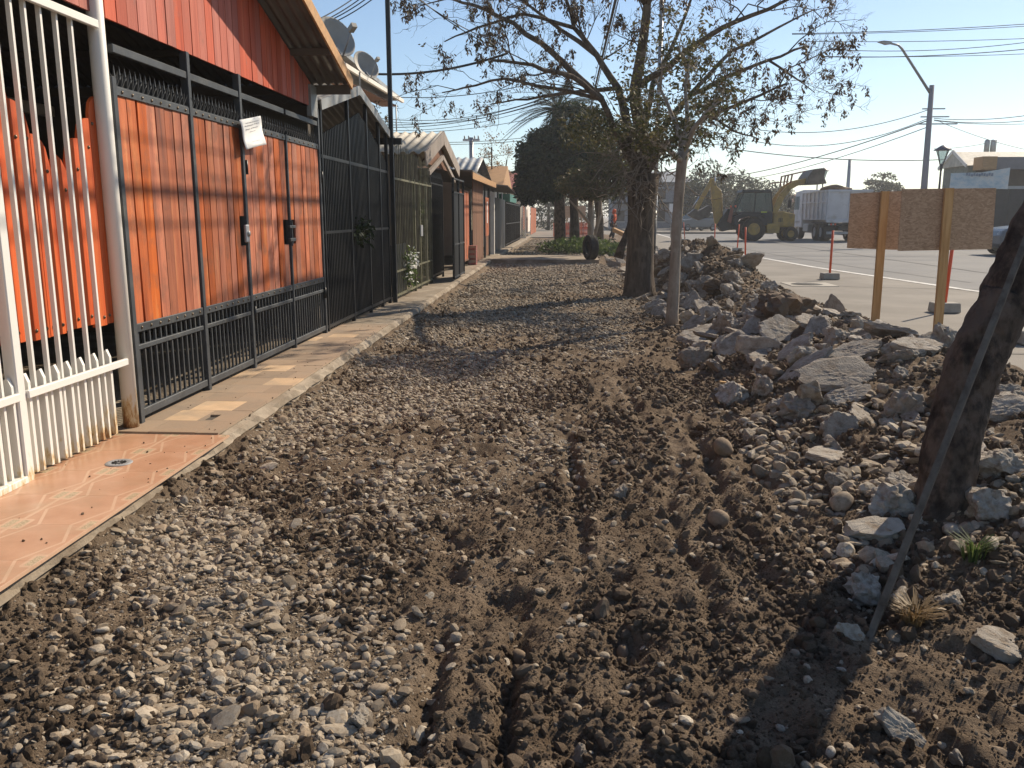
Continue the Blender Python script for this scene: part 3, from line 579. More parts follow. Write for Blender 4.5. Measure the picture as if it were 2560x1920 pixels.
for i, (lo, hi, sg_) in enumerate(prof):
    y1_, y0_ = edges[i] - .003, edges[i + 1] + .003          # y1 is the far edge
    if sg_ == 0: tp = [(y0_, 1.88), (y0_ + .15 * (y1_ - y0_), 1.925), (y0_ + .42 * (y1_ - y0_), 1.96), (y0_ + .7 * (y1_ - y0_), 1.935), (y1_, 1.87)]
    else:
        tp = []
        for t in range(7):
            s_ = t / 6; yy = y0_ + (y1_ - y0_) * s_; e = s_ if sg_ > 0 else 1 - s_
            tp.append((yy, lo - .05 + (hi - lo + .05) * math.sqrt(max(0, 1 - (1 - e) ** 2.2))))
    zb0 = .90 + random.uniform(-.012, .012)
    pb = MB().poly([(FX - .058, y0_, zb0)] + [(FX - .058, a, b_) for a, b_ in tp] + [(FX - .058, y1_, zb0)], (.02, 0, 0))
    bo = pb.build('board', M['scallop'], sc)
    for yy in (y0_ + .03, y1_ - .03):
        inst(studm, 'stud', (FX - .038, yy, zb0 + .055), bo)
        inst(studm, 'stud', (FX - .038, yy, tp[0][1] * .5 + tp[-1][1] * .5 - .12), bo)
MB().box((FX - .075, barY[-1], 1.02), (FX - .06, 5.5, 1.08)).build('batten', M['brownwood'], sc)
MB().box((FX - .075, barY[-1], 1.82), (FX - .06, 5.5, 1.88)).build('batten', M['brownwood'], sc)
# ------------------------------------------------------------------ orange plank gates in a steel frame
gate = thing('plank_gate', 'orange plank driveway gates in a dark steel frame with spikes on top', 'gate', (FX, 8, .18))
PY = [5.70, 6.87, 7.95, 9.22, 10.46]
zt = 2.43
for i, y_ in enumerate(PY):
    w = .055 if i not in (3,) else .04
    top = {1: 2.862, 2: 2.862, 4: 2.862, 0: 2.5, 3: zt + .02}[i]
    MB().box((FX - .03, y_ - w / 2, .15), (FX + .03, y_ + w / 2, top)).build('post', M['steel'], gate, .004)
MB().box((FX - .055, 5.66, 2.655), (FX - .002, 10.5, 2.715)).build('upper_beam', M['steel'], gate, .004) if False else None
for i in range(4):
    a, b_ = PY[i] + .03, PY[i + 1] - .03
    MB().box((FX - .022, a, 2.655), (FX + .022, b_, 2.71)).build('upper_beam', M['steel'], gate, .004)
    for z0, z1, xx in ((zt - .045, zt + .01, .024), (.80, .86, .024), (.675, .71, .020), (.20, .255, .022)):
        MB().box((FX - xx, a, z0), (FX + xx, b_, z1)).build('rail', M['steel'], gate, .004)
    # planks, not quite even, with dark gaps
    n_ = (8, 8, 7, 7)[i]; ww = (b_ - a) / n_; yy = a
    for k in range(n_):
        gp = random.choice((.008, .010, .012, .016, .022, .032)); tilt = random.uniform(-.009, .009)
        p0, p1 = yy + gp / 2, yy + ww - gp / 2; yy += ww; dx = random.uniform(0, .006)
        if i == 1 and k == n_ - 1: q0 = p0 + .05; p0b = p0 + .085
        else: q0 = p0; p0b = p0
        zlo, zhi = .845, zt - .03
        x0_, x1_ = FX - .012 + dx, FX + .008 + dx
        if i == 3 and k == 0 or (i == 2 and k == n_ - 1): segs = [(zlo, 1.30), (1.56, zhi)]            # latch opening
        elif i == 1 and k == n_ - 1: segs = [(zlo, 1.33), (1.60, zhi)]
        else: segs = [(zlo, zhi)]
        for s0, s1 in segs:
            MB().add([(x0_, p0 + tilt, s0), (x1_, p0 + tilt, s0), (x1_, p1 + tilt, s0), (x0_, p1 + tilt, s0), (x0_, p0 - tilt, s1), (x1_, p0 - tilt, s1), (x1_, p1 - tilt, s1), (x0_, p1 - tilt, s1)],
                     [(0, 3, 2, 1), (4, 5, 6, 7), (0, 1, 5, 4), (1, 2, 6, 5), (2, 3, 7, 6), (3, 0, 4, 7)]).build('plank', M['orange'], gate)
    for zz in (zt - .018, .83):
        for k in range(n_): inst(studm, 'rivet', (FX + .024, a + ww * (k + .5), zz), gate)
    nb = int((b_ - a) / .083)
    bm_ = boxmesh('grille_bar', .016, .016, .57, M['steel'])
    for k in range(nb): inst(bm_, 'grille_bar', (FX, a + (k + .5) * (b_ - a) / nb, .245), gate)
    # spike strip: plate spikes with side barbs
    s_ = MB(); s_.box((FX - .018, a, zt + .011), (FX + .018, b_, zt + .017)); yy = a + .03
    while yy < b_ - .02:
        for dy, dz, dx in ((0, .16, 0), (-.045, .11, .05), (.045, .11, -.05), (0, .10, .055)):
            base = [(FX - .012, yy - .012, zt + .015), (FX + .012, yy - .012, zt + .015), (FX + .012, yy + .012, zt + .015), (FX - .012, yy + .012, zt + .015)]
            s_.add(base + [(FX + dx, yy + dy, zt + dz)], [(0, 1, 4), (1, 2, 4), (2, 3, 4), (3, 0, 4)])
        yy += .072
    s_.build('spike_strip', M['steel'], gate)
    MB().box((FX - .05, a, .9), (FX - .03, b_, 2.38)).build('backing_sheet', M['black'], gate)
lk = MB().box((FX + .03, PY[2] - .12, 1.36), (FX + .055, PY[2] - .035, 1.52)).build('lock_box', M['galv'], gate, .006)
MB().lathe([(.028, 0), (.026, .012), (.001, .014)], (FX + .055, PY[2] - .07, 1.44), 'x', 12).build('lock_cylinder', M['zinc'], lk)
l2 = MB().box((FX + .022, PY[3] - .09, 1.33), (FX + .05, PY[3] + .1, 1.365)).box((FX + .022, PY[3] - .09, 1.47), (FX + .05, PY[3] + .1, 1.50)).box((FX + .02, PY[3] - .012, 1.28), (FX + .045, PY[3] + .012, 1.55)).build('latch', M['steel'], gate, .004)
for y_, z_ in ((PY[2] + .04, .62), (PY[2] + .04, 1.98), (PY[4] - .04, .6), (PY[4] + .03, 2.0)): MB().tube([(FX + .035, y_, z_), (FX + .035, y_, z_ + .13)], .013, 8).build('hinge', M['black'], gate)
# crumpled paper notice on the middle post
nt_ = thing('paper_notice', 'white printed paper notice taped to the gate post', 'notice', at(625, 340, X=FX + .06))
q = [at(597.5, 299.5, X=FX + .065), at(652, 289.5, X=FX + .075), at(663.5, 361, X=FX + .10), at(613, 374, X=FX + .085)]
vs_ = []; nU, nV = 10, 12
for j in range(nV + 1):
    for i in range(nU + 1):
        s_, t = i / nU, j / nV; p = (q[0] * (1 - s_) + q[1] * s_) * (1 - t) + (q[3] * (1 - s_) + q[2] * s_) * t
        p.x += .008 * math.sin(s_ * 5 + t * 2) + .006 * math.sin(t * 7 + s_); vs_.append(p)
pb = MB(); pb.add(vs_, [(j * (nU + 1) + i, j * (nU + 1) + i + 1, (j + 1) * (nU + 1) + i + 1, (j + 1) * (nU + 1) + i) for j in range(nV) for i in range(nU)], True)
po = pb.build('sheet', M['paper'], nt_); sol = po.modifiers.new('thickness', 'SOLIDIFY'); sol.thickness = .0012
def on_paper(s_, t): 
    p = (q[0] * (1 - s_) + q[1] * s_) * (1 - t) + (q[3] * (1 - s_) + q[2] * s_) * t; p.x += .008 * math.sin(s_ * 5 + t * 2) + .006 * math.sin(t * 7 + s_) + .003; return p
for t, a, b_, h in ((.13, .18, .85, .03), (.22, .12, .55, .035), (.21, .6, .86, .03), (.34, .15, .36, .035), (.33, .42, .82, .03), (.45, .34, .68, .02), (.8, .4, .8, .012)):
    lw = MB(); s_ = a
    while s_ < b_:
        e = min(b_, s_ + random.uniform(.04, .09)); lw.add([on_paper(s_, t), on_paper(e, t), on_paper(e, t + h), on_paper(s_, t + h)], [(0, 1, 2, 3)]); s_ = e + .02
    lw.build('print_line', M['ink'], nt_)
# ------------------------------------------------------------------ first house: carport gable in red planks under a sheet roof
h1 = thing('gable_house', 'house with a red plank gable and corrugated roof overhanging the orange gates', 'house', (-5, 6.4, .1))
RY, RZ, SLP = 6.4, 4.40, .312                     # ridge
def roofz(y_): return RZ - SLP * abs(y_ - RY)
y_ = 2.60; k = 0
while y_ < 10.36:
    w = .148; a, b_ = y_ + .005, min(y_ + w - .005, 10.38); y_ += w; dx = random.uniform(-.003, .004)
    za, zb = roofz(a) - .06, roofz(b_) - .06
    pts = [(FX + dx, a, 2.865), (FX + dx, b_, 2.865), (FX + dx, b_, zb)]
    if a < RY < b_: pts.append((FX + dx, RY, RZ - .06))
    pts.append((FX + dx, a, za))
    MB().poly(pts, (-.02, 0, 0)).build('gable_board', M['red'], h1)
MB().box((FX - .09, 2.6, 2.87), (FX - .025, 10.38, 2.97)).build('lintel', M['black'], h1)
MB().poly([(FX - .03, 2.62, 2.975), (FX - .03, 10.36, 2.975), (FX - .03, 10.36, 3.08), (FX - .03, RY, RZ - .08), (FX - .03, 2.62, 3.14)], (-.01, 0, 0)).build('groove_shade_sheet', M['black'], h1)  # black sheet added behind the boards to darken the grooves
def corrugated(name, xa, xb, pts, m, parent, period=.10, amp=.018, step=.0125):
    """sheet over x in [xa,xb], profile pts [(y,z)..], waves across x"""
    nx_ = int((xb - xa) / step); vs_ = []
    for i in range(nx_ + 1):
        x_ = xa + (xb - xa) * i / nx_; w = amp * math.sin(2 * math.pi * x_ / period)
        for yy, zz in pts: vs_.append((x_, yy, zz + w))
    n_ = len(pts); o_ = MB().add(vs_, [(i * n_ + j, i * n_ + j + 1, (i + 1) * n_ + j + 1, (i + 1) * n_ + j) for i in range(nx_) for j in range(n_ - 1)], True).build(name, m, parent)
    sd_ = o_.modifiers.new('thickness', 'SOLIDIFY'); sd_.thickness = .004; return o_
VX = -2.56
rf1 = corrugated('roof_sheet', -8.6, VX, [(10.45, roofz(10.45)), (RY, RZ)], M['soffit'], h1)
corrugated('roof_sheet', -8.6, VX, [(2.35, roofz(2.35)), (RY, RZ)], M['soffit'], h1)
for a, b_ in (((RY), 10.46), (RY, 2.34)):
    MB().beam((VX + .012, a, roofz(a) + .0), (VX + .012, b_, roofz(b_) + .0), .022, .13, (1, 0, 0) if False else (0, 0, 1)).build('verge_board', M['fascia'], h1)
for yy in (9.6, 8.3, 7.2, 5.6, 4.3, 3): MB().beam((-8.5, yy, roofz(yy) - .055), (VX, yy, roofz(yy) - .055), .05, .07).build('purlin', M['dark_in'], h1)
MB().box((-8.5, 10.42, roofz(10.45) - .12), (VX, 10.45, roofz(10.45) - .015)).build('eave_board', M['dark_in'], h1)
MB().poly([(-7.1, 2.34, .1), (-7.1, 10.49, .1), (-7.1, 10.49, roofz(10.49) + .03), (-7.1, RY, RZ + .03), (-7.1, 2.34, roofz(2.34) + .03)], (.2, 0, 0)).build('front_wall', M['wall_beige'], h1)
MB().box((-6.9, 2.2, .1), (-3.3, 2.33, 3.3)).build('side_wall', M['wall_beige'], h1)
MB().box((-6.9, 10.5, .1), (-3.12, 10.62, 3.24)).build('side_wall', M['dark_in'], h1)
MB().box((-7, 2.4, .12), (-3.05, 10.5, .135)).build('carport_floor', M['concrete'], h1)
MB().box((-6.88, 4.2, 1.0), (-6.85, 5.6, 2.1)).build('window', glassmat('dark_window', alpha=.95), h1)
MB().box((-6.88, 7.6, .15), (-6.85, 8.5, 2.2)).build('door', M['brownwood'], h1)
MB().box((-6.3, 7.2, 2.78), (-6.2, 10.4, 2.9)).build('white_beam', M['wall_white'], h1)  # white strip standing in for the bright gap of light behind
MB().box((FX - .02, 10.18, 2.75), (FX + .03, 10.45, 3.1)).build('corner_flashing', M['zinc'], h1)
# ------------------------------------------------------------------ black tube fence with small peaked canopy
def bar_fence(name, label, X_, y0, y1, zb, topf, sp, m, rails, posts, w=.022, rect=True, ptop=None):
    t = thing(name, label, 'fence', (X_, (y0 + y1) / 2, zb))
    n_ = int((y1 - y0) / sp); cache = {}
    for k in range(n_):
        yy = y0 + (k + .5) * sp; h = round(topf(yy) - zb, 2)
        if h not in cache: cache[h] = boxmesh('bar', w, w, h, m)
        inst(cache[h], 'bar', (X_, yy, zb), t)
    for z_, hh in rails: MB().box((X_ - .02, y0, z_), (X_ + .02, y1, z_ + hh)).build('rail', m, t)
    for yy in posts: MB().box((X_ - .025, yy - .025, zb - .08), (X_ + .025, yy + .025, (ptop or topf)(yy) if callable(ptop or topf) else ptop)).build('post', m, t, .004)
    return t
def can(y_): return np.interp(y_, [10.6, 12.5, 14.95], [2.95, 3.36, 2.88])
f2 = bar_fence('black_bar_fence', 'tall black tube fence with potted plant behind, under the small grey canopy', -3.0, 10.55, 14.5, .17, lambda y_: float(np.interp(y_, [10.5, 12.6, 13.4, 14.5], [2.55, 3.05, 2.85, 2.45])), .078, M['black'], [(.2, .04), (1.38, .035), (2.3, .04)], [10.6, 11.95, 13.05, 13.9, 14.5], ptop=lambda y_: float(can(y_)) - .02)
MB().box((-3.04, 10.6, .2), (-3.015, 14.45, 1.05)).build('kick_panel', M['black'], f2)
cn = thing('peaked_canopy', 'small peaked carport roof with grey metal edge over the black fence', 'canopy', (-4, 12.5, 2.8))
corrugated('roof_sheet', -6.2, -2.96, [(10.5, 2.94), (10.9, 3.03), (12.5, 3.38), (15.0, 2.88)], M['soffit'], cn, .12)
for a, b_ in (((10.5, 2.94), (12.5, 3.38)), ((12.5, 3.38), (15.02, 2.88))): MB().beam((-2.945, a[0], a[1] - .03), (-2.945, b_[0], b_[1] - .03), .02, .12).build('edge_trim', M['zinc'], cn)
MB().box((-6.2, 14.6, 2.78), (-2.76, 14.72, 2.88)).build('cross_beam', M['black'], cn)
MB().box((-6.2, 10.6, .1), (-6.1, 15, 3)).build('back_wall', M['dark_in'], cn)
# service mast
ms = thing('service_mast', 'thin black square mast carrying the overhead cables beside the black fence', 'pole', (-2.93, 14.62, .1))
MB().box((-2.965, 14.585, .1), (-2.895, 14.655, 7.0)).build('shaft', M['black'], ms, .004)
MB().box((-3.2, 14.6, 5.35), (-2.65, 14.64, 5.40)).build('cross_arm', M['black'], ms)
MB().tube([at(965, 0, Y=14.6), at(972, 25, Y=14.6), at(975, 70, Y=14.6)], .008, 5).build('hanging_wire', M['wire'], ms)
# ------------------------------------------------------------------ two storey white house behind
h2 = thing('upper_house', 'white two-storey house with pale gutter showing above the small canopy', 'house', (-7, 17, .1))
pA, pB = at(862, 178, X=-5.0), at(1003, 252, X=-5.0)
MB().box((-11, pA.y - 6, .1), (-5.9, pB.y - .9, pB.z - .05)).build('wall', M['wall_white'], h2)
wy0, wy1 = at(905, 260, X=-5.9).y, at(935, 260, X=-5.9).y
wz0, wz1 = at(905, 275, X=-5.9).z, at(905, 248, X=-5.9).z
wd = MB().box((-5.9, wy0, wz0), (-5.86, wy1, wz1)).build('window', M['dark_in'], h2)
for k in range(7): MB().box((-5.86, wy0 + (wy1 - wy0) * (k + .3) / 7, wz0), (-5.84, wy0 + (wy1 - wy0) * (k + .3) / 7 + .02, wz1)).build('bar', M['black'], wd)
e = (pB - pA)
MB().poly([pA + Vector((.0, -1.5, .38)), pB, pB + Vector((0, 0, .10)), pA + Vector((0, -1.5, .48))], (-5.5, 0, 0)).build('roof', M['zinc'], h2)
MB().beam(pA + Vector((.03, -.4, .10)), pB + Vector((.03, .1, -.0)), .08, .10).build('gutter', M['wall_white'], h2)
MB().beam(pA + Vector((-.35, 0, -.14)), pB + Vector((-.35, 0, -.16)), .5, .02).build('soffit', M['brownwood'], h2)
cz = at(990, 262, X=-5.0); MB().tube([cz, cz + Vector((0, 0, -1.5))], .02, 5).build('rain_chain', M['galv'], h2)
# ------------------------------------------------------------------ satellite dishes
def dish(name, label, c, r, mast, group):
    t = thing(name, label, "satellite dish", c, group, local=True)
    prof_ = [(0.001, .0), (r * .3, .012 * r / .35), (r * .6, .05 * r / .35), (r * .85, .10 * r / .35), (r, .14 * r / .35)]
    d_ = MB().lathe(prof_, (0, 0, 0), 'z', 28); o_ = d_.build('reflector', M['dishgrey'], t); sm_ = o_.modifiers.new('t', 'SOLIDIFY'); sm_.thickness = .008
    aim = Vector((.62, -.60, .50)).normalized(); qd = aim.to_track_quat('Z', 'Y'); o_.rotation_euler = qd.to_euler(); o_.scale = (.85, 1, 1)
    low = qd @ Vector((0, -r * .95, .12 * r / .35)); tip = qd @ Vector((0, -r * .5, r * 1.45))
    if low.z > 0: low = qd @ Vector((0, r * .95, .12 * r / .35)); tip = qd @ Vector((0, r * .5, r * 1.45))
    MB().tube([low * .4, low * 1.02, tip], .014, 6).build('feed_arm', M['galv'], t)
    MB().beam(tip - aim * .02, tip + aim * .09, .07, .06).build('receiver_head', M['dishgrey'], t)
    MB().tube([Vector((0, 0, 0)) - aim * .03, Vector((-.08, -.05, -.1)), Vector((-.08, -.05, -mast))], .02, 8).build('mount', M['galv'], t)
    return t
M['dishgrey'] = mat('dish_grey', (.36, .34, .30), .6, .08, 5, rnd=.03)
dish('satellite_dish', 'larger grey satellite dish on the corrugated roof of the red gable house', aD(718, 92, X=-3.0), .30, .5, 'satellite dishes')
dish('satellite_dish', 'smaller grey satellite dish on the white house roof', aD(785, 148, X=-4.6), .36, .55, 'satellite dishes')
# ------------------------------------------------------------------ further houses and fences along the walkway
f3 = bar_fence('olive_bar_fence', 'olive green weathered bar fence and gate with white flowers growing through', -2.97, 14.75, 19.0, .16, lambda y_: float(np.interp(y_, [14.7, 19], [2.86, 2.70])) + .03 * math.sin(y_ * 9), .16, M['olive'], [(.2, .035), (.62, .03), (2.22, .035)], [14.78, 16.9, 17.5, 18.3, 19.0], w=.012, ptop=2.3)
MB().box((-3.03, 14.8, .2), (-3.01, 16.2, 1.1)).build('back_panel', M['black'], f3)
MB().box((-2.945, 17.4, 1.2), (-2.92, 17.62, 1.42)).build('lock_plate', M['galv'], f3)
h3 = thing('sheet_roof_house', 'house with a pale corrugated gable roof and grey-brown bargeboards', 'house', (-5, 21.2, .1))
corrugated('roof_sheet', -7.6, -2.98, [(18.5, 2.92), (21.2, 3.58), (24.1, 2.94)], M['zinc_tan'], h3, .22, .03, .03)
for a, b_ in (((21.2, 3.58), (18.4, 2.90)), ((21.2, 3.58), (24.2, 2.92))): MB().beam((-2.965, a[0], a[1] - .12), (-2.965, b_[0], b_[1] - .12), .03, .30).build('bargeboard', M['fascia_grey'], h3)
for a, b_ in (((21.2, 3.0), (19.0, 2.52)), ((21.2, 3.0), (23.4, 2.52))): MB().beam((-3.0, a[0], a[1]), (-3.0, b_[0], b_[1]), .06, .10).build('truss', M['fascia_grey'], h3)
MB().box((-7.4, 18.7, .1), (-3.2, 18.8, 2.9)).build('side_wall', M['dark_in'], h3)
MB().box((-6.0, 18.7, .1), (-5.9, 24, 3.2)).build('front_wall', M['wall_beige'], h3)
MB().poly([(-3.1, 18.9, 2.75), (-3.1, 23.8, 2.75), (-3.1, 21.2, 3.4)], (-.04, 0, 0)).build('gable_panel', M['brownwood'], h3)
f4 = bar_fence('black_entry_gate', 'black spiked bar gate with leafy plants behind beside the olive fence', -3.0, 19.1, 21.0, .2, lambda y_: 2.45, .11, M['black'], [(.25, .035), (2.3, .035)], [19.1, 21.0], w=.02)
s_ = MB()
for k in range(14): yy = 19.2 + k * .13; s_.add([(-3.02, yy - .02, 2.45), (-2.98, yy - .02, 2.45), (-2.98, yy + .02, 2.45), (-3.02, yy + .02, 2.45), (-3, yy, 2.62)], [(0, 1, 4), (1, 2, 4), (2, 3, 4), (3, 0, 4)])
s_.build('finials', M['black'], f4)
f5 = thing('open_gate_leaf', 'solid black metal gate leaf standing forward on the walkway', 'gate', (-2.5, 20.1, .2))
for a, b_ in ((19.15, 20.1), (20.14, 21.1)):
    MB().box((-2.505, a + .03, .25), (-2.49, b_ - .03, 2.1)).build('panel', M['black'], f5)
    for z_ in (.22, .95, 2.1, 2.4): MB().box((-2.52, a, z_), (-2.47, b_, z_ + .035)).build('rail', M['steel'], f5)
    for yy in (a, b_ - .035): MB().box((-2.52, yy, .2), (-2.47, yy + .035, 2.44)).build('stile', M['black'], f5)
M['brick'] = mat('painted_brick', (.26, .075, .06), .8, .25, 6, rnd=.25, dirt=(.35, .2, .17), dscale=8)
def planks(t, X_, y0, y1, z0, z1, m, w=.16, name='plank'):
    cache = boxmesh(name, .022, w - .008, z1 - z0, m)
    for k in range(max(1, int((y1 - y0) / w))): inst(cache, name, (X_ + random.uniform(-.003, .003), y0 + (k + .5) * w, z0), t)
f6 = thing('orange_plank_gate', 'orange plank gate above a low painted brick pillar', 'gate', (-2.9, 25, .15))
planks(f6, -2.93, 23.9, 26.2, .3, 2.3, M['orange'])
for z_ in (.3, 2.28): MB().box((-2.96, 23.9, z_), (-2.90, 26.2, z_ + .05)).build('rail', M['brownwood'], f6)
bp_ = thing('brick_pillar', 'low square pillar of painted red bricks before the orange gate', 'pillar', (-2.82, 26.2, .13))
bk = boxmesh('brick', .24, .115, .066, M['brick'])
for r in range(8):
    for c_ in range(3): inst(bk, 'brick', (-2.82, 26.05 + c_ * .125 + (.02 if r % 2 else 0), .14 + r * .073), bp_)
MB().box((-2.93, 26.0, .13), (-2.71, 26.36, .715)).build('mortar', M['concrete'], bp_)
f7 = thing('brown_board_wall', 'tall dark brown board wall under a tan eave', 'wall', (-2.9, 28.5, .15))
planks(f7, -2.86, 26.6, 30.2, .15, 2.68, M['brownwood'], .30, 'board')
f8 = thing('small_orange_gate', 'orange plank door with a white paper strip, lower half barred', 'gate', (-2.85, 31, .15))
planks(f8, -2.83, 30.3, 32.0, .9, 2.25, M['orange'], .17); planks(f8, -2.85, 30.3, 32.0, .2, .9, M['brownwood'], .17, 'lower_board')
MB().box((-2.86, 30.28, .15), (-2.8, 30.34, 2.6)).build('post', M['steel'], f8); MB().box((-2.86, 32.0, .15), (-2.8, 32.06, 2.6)).build('post', M['steel'], f8)
MB().box((-2.815, 31.0, 1.35), (-2.81, 31.22, 2.1)).build('paper_strip', M['paper'], f8)
e1 = thing('lean_to_roof', 'low lean-to roof with a tan fascia over the brown boards', 'roof', (-3.4, 28.5, 2.7))
MB().poly([(-5.5, 24.3, 2.95), (-2.6, 24.3, 2.82), (-2.6, 32.4, 2.72), (-5.5, 32.4, 2.9)], (0, 0, .04)).build('sheet', M['soffit'], e1)
MB().box((-2.62, 24.3, 2.62), (-2.59, 32.4, 2.80)).build('fascia', M['fascia'], e1)
h4 = thing('far_gable_house', 'low house with a ribbed metal roof behind the brown boards', 'house', (-6, 36, .1))
MB().box((-9, 33, .1), (-4.2, 40, 3.0)).build('wall', M['wall_beige'], h4)
corrugated('roof_sheet', -9.4, -3.4, [(32.4, 3.0), (36, 3.95), (40.5, 3.1)], M['zinc'], h4, .3, .035, .04)
h5 = thing('flat_house', 'house with dark brown boarding and flat pale roof parapet', 'house', (-6, 27.5, .1))
MB().box((-9.5, 25, .1), (-4.6, 31.2, 3.75)).build('wall', M['brownwood'], h5)
MB().poly([(-9.8, 24.2, 3.95), (-4.3, 24.2, 3.78), (-4.3, 31.6, 3.78), (-9.8, 31.6, 3.95)], (0, 0, .07)).build('roof', M['fascia_grey'], h5)
MB().box((-6.4, 25, 4.0), (-5.5, 27.5, 4.28)).build('parapet_box', M['wall_white'], h5)
f9 = thing('dark_board_fence', 'dark grey sheet fence with a pale post beyond the orange door', 'fence', (-2.9, 36, .1))
for k in range(12): MB().box((-2.94, 32.6 + k * .75, .1), (-2.90, 33.3 + k * .75, 2.35 + .25 * (k % 3 == 0))).build('panel', M['steel' if k % 3 else 'black'], f9)
MB().box((-2.95, 33.4, .1), (-2.75, 33.6, 2.5)).build('pale_post', M['wall_white'], f9)
MB().poly([(-4.5, 33, 2.9), (-2.2, 33, 2.7), (-2.2, 38.5, 2.55), (-4.5, 38.5, 2.8)], (0, 0, .04)).build('awning', M['soffit'], f9)
f10 = bar_fence('dark_mesh_fence', 'dark open bar fence with a teal sheet above it further along', -2.9, 42, 55, .1, lambda y_: 2.3, .3, M['black'], [(.2, .05), (1.2, .05), (2.2, .05)], [42, 46, 50, 55], w=.03)
MB().box((-4.0, 46, 2.35), (-2.95, 52, 2.75)).build('teal_sheet', mat('teal_sheet', (.03, .16, .13), .6), f10)
# white lattice
lt = thing('lattice_screen', 'white wooden lattice screen standing across the far walkway', 'screen', (-3.05, 58, .1))
for x_ in (-3.42, -2.68): MB().box((x_ - .05, 57.95, .1), (x_ + .05, 58.05, 2.62)).build('post', M['wall_white'], lt)
for z_ in (.15, 2.5): MB().box((-3.37, 57.97, z_), (-2.73, 58.03, z_ + .08)).build('rail', M['wall_white'], lt)
for k in range(-3, 16):
    for s_ in (1, -1):
        a = (-3.37, .23 + k * .16); b_ = (-2.73, a[1] + .64)
        z0, z1 = max(a[1], .23), min(b_[1], 2.5)
        if z1 <= z0: continue
        t0, t1 = (z0 - a[1]) / .64, (z1 - a[1]) / .64; xa, xb = -3.37 + .64 * t0, -3.37 + .64 * t1
        if s_ < 0: xa, xb = -6.10 - xa, -6.10 - xb
        MB().beam((xa, 58 + s_ * .007, z0), (xb, 58 + s_ * .007, z1), .035, .012, (0, 1, 0)).build('slat', M['wall_white'], lt)
f11 = thing('far_orange_fence', 'orange board fence just past the white lattice screen', 'fence', (-2.9, 62, .1))
planks(f11, -2.85, 58.2, 63, .7, 2.35, M['orange'], .3); planks(f11, -2.86, 58.2, 63, .1, .7, M['olive'], .3, 'lower_board')
f12 = thing('last_orange_fence', 'small orange fence at the far end of the walkway', 'fence', (-2.9, 76, .1))
planks(f12, -2.85, 71, 84, .1, 2.3, M['orange'], .6)
for i, (y0, y1, h, mm, rr) in enumerate(((43, 50, 3.0, 'wall_white', 'fascia'), (52, 60, 3.2, 'wall_beige', 'brick'), (63, 72, 3.0, 'wall_beige', 'fascia_grey'), (76, 88, 3.4, 'wall_white', 'brick'))):
    hh = thing('far_house', ['cream house under a brown roof behind the dark open bar fence', 'house with a red tiled roof just before the white lattice', 'beige house with a grey roof past the lattice screen', 'last white house with red roof along the walkway'][i], 'house', (-6, y0, .1))
    MB().box((-10, y0, .1), (-3.6, y1, h)).build('wall', M[mm], hh)
    MB().poly([(-10.3, y0 - .4, h), (-10.3, y1 + .4, h), (-10.3, (y0 + y1) / 2, h + 1.2)], (7.2, 0, 0)).build('roof', M[rr], hh)
    for k in range(2): MB().box((-3.6, y0 + 1 + k * 3, 1.2), (-3.57, y0 + 2.2 + k * 3, 2.2)).build('window', M['dark_in'], hh)
# far utility pole with cross arm
up = thing('timber_utility_pole', 'slim far utility pole with a cluttered cross arm above the roofs', 'pole', (-5.6, 52, 0))
p_ = aD(1018, 297, Y=52); MB().tube([(p_.x, 52, 0), (p_.x, 52, p_.z)], .13, 8).build('shaft', M['galv'], up); MB().box((p_.x - .5, 51.95, p_.z - .2), (p_.x + .5, 52.05, p_.z - .08)).build('cross_arm', M['galv'], up)
for k in (-.4, -.15, .2, .42): MB().tube([(p_.x + k, 52, p_.z - .08), (p_.x + k, 52, p_.z + .1)], .045, 6).build('insulator', M['galv'], up)
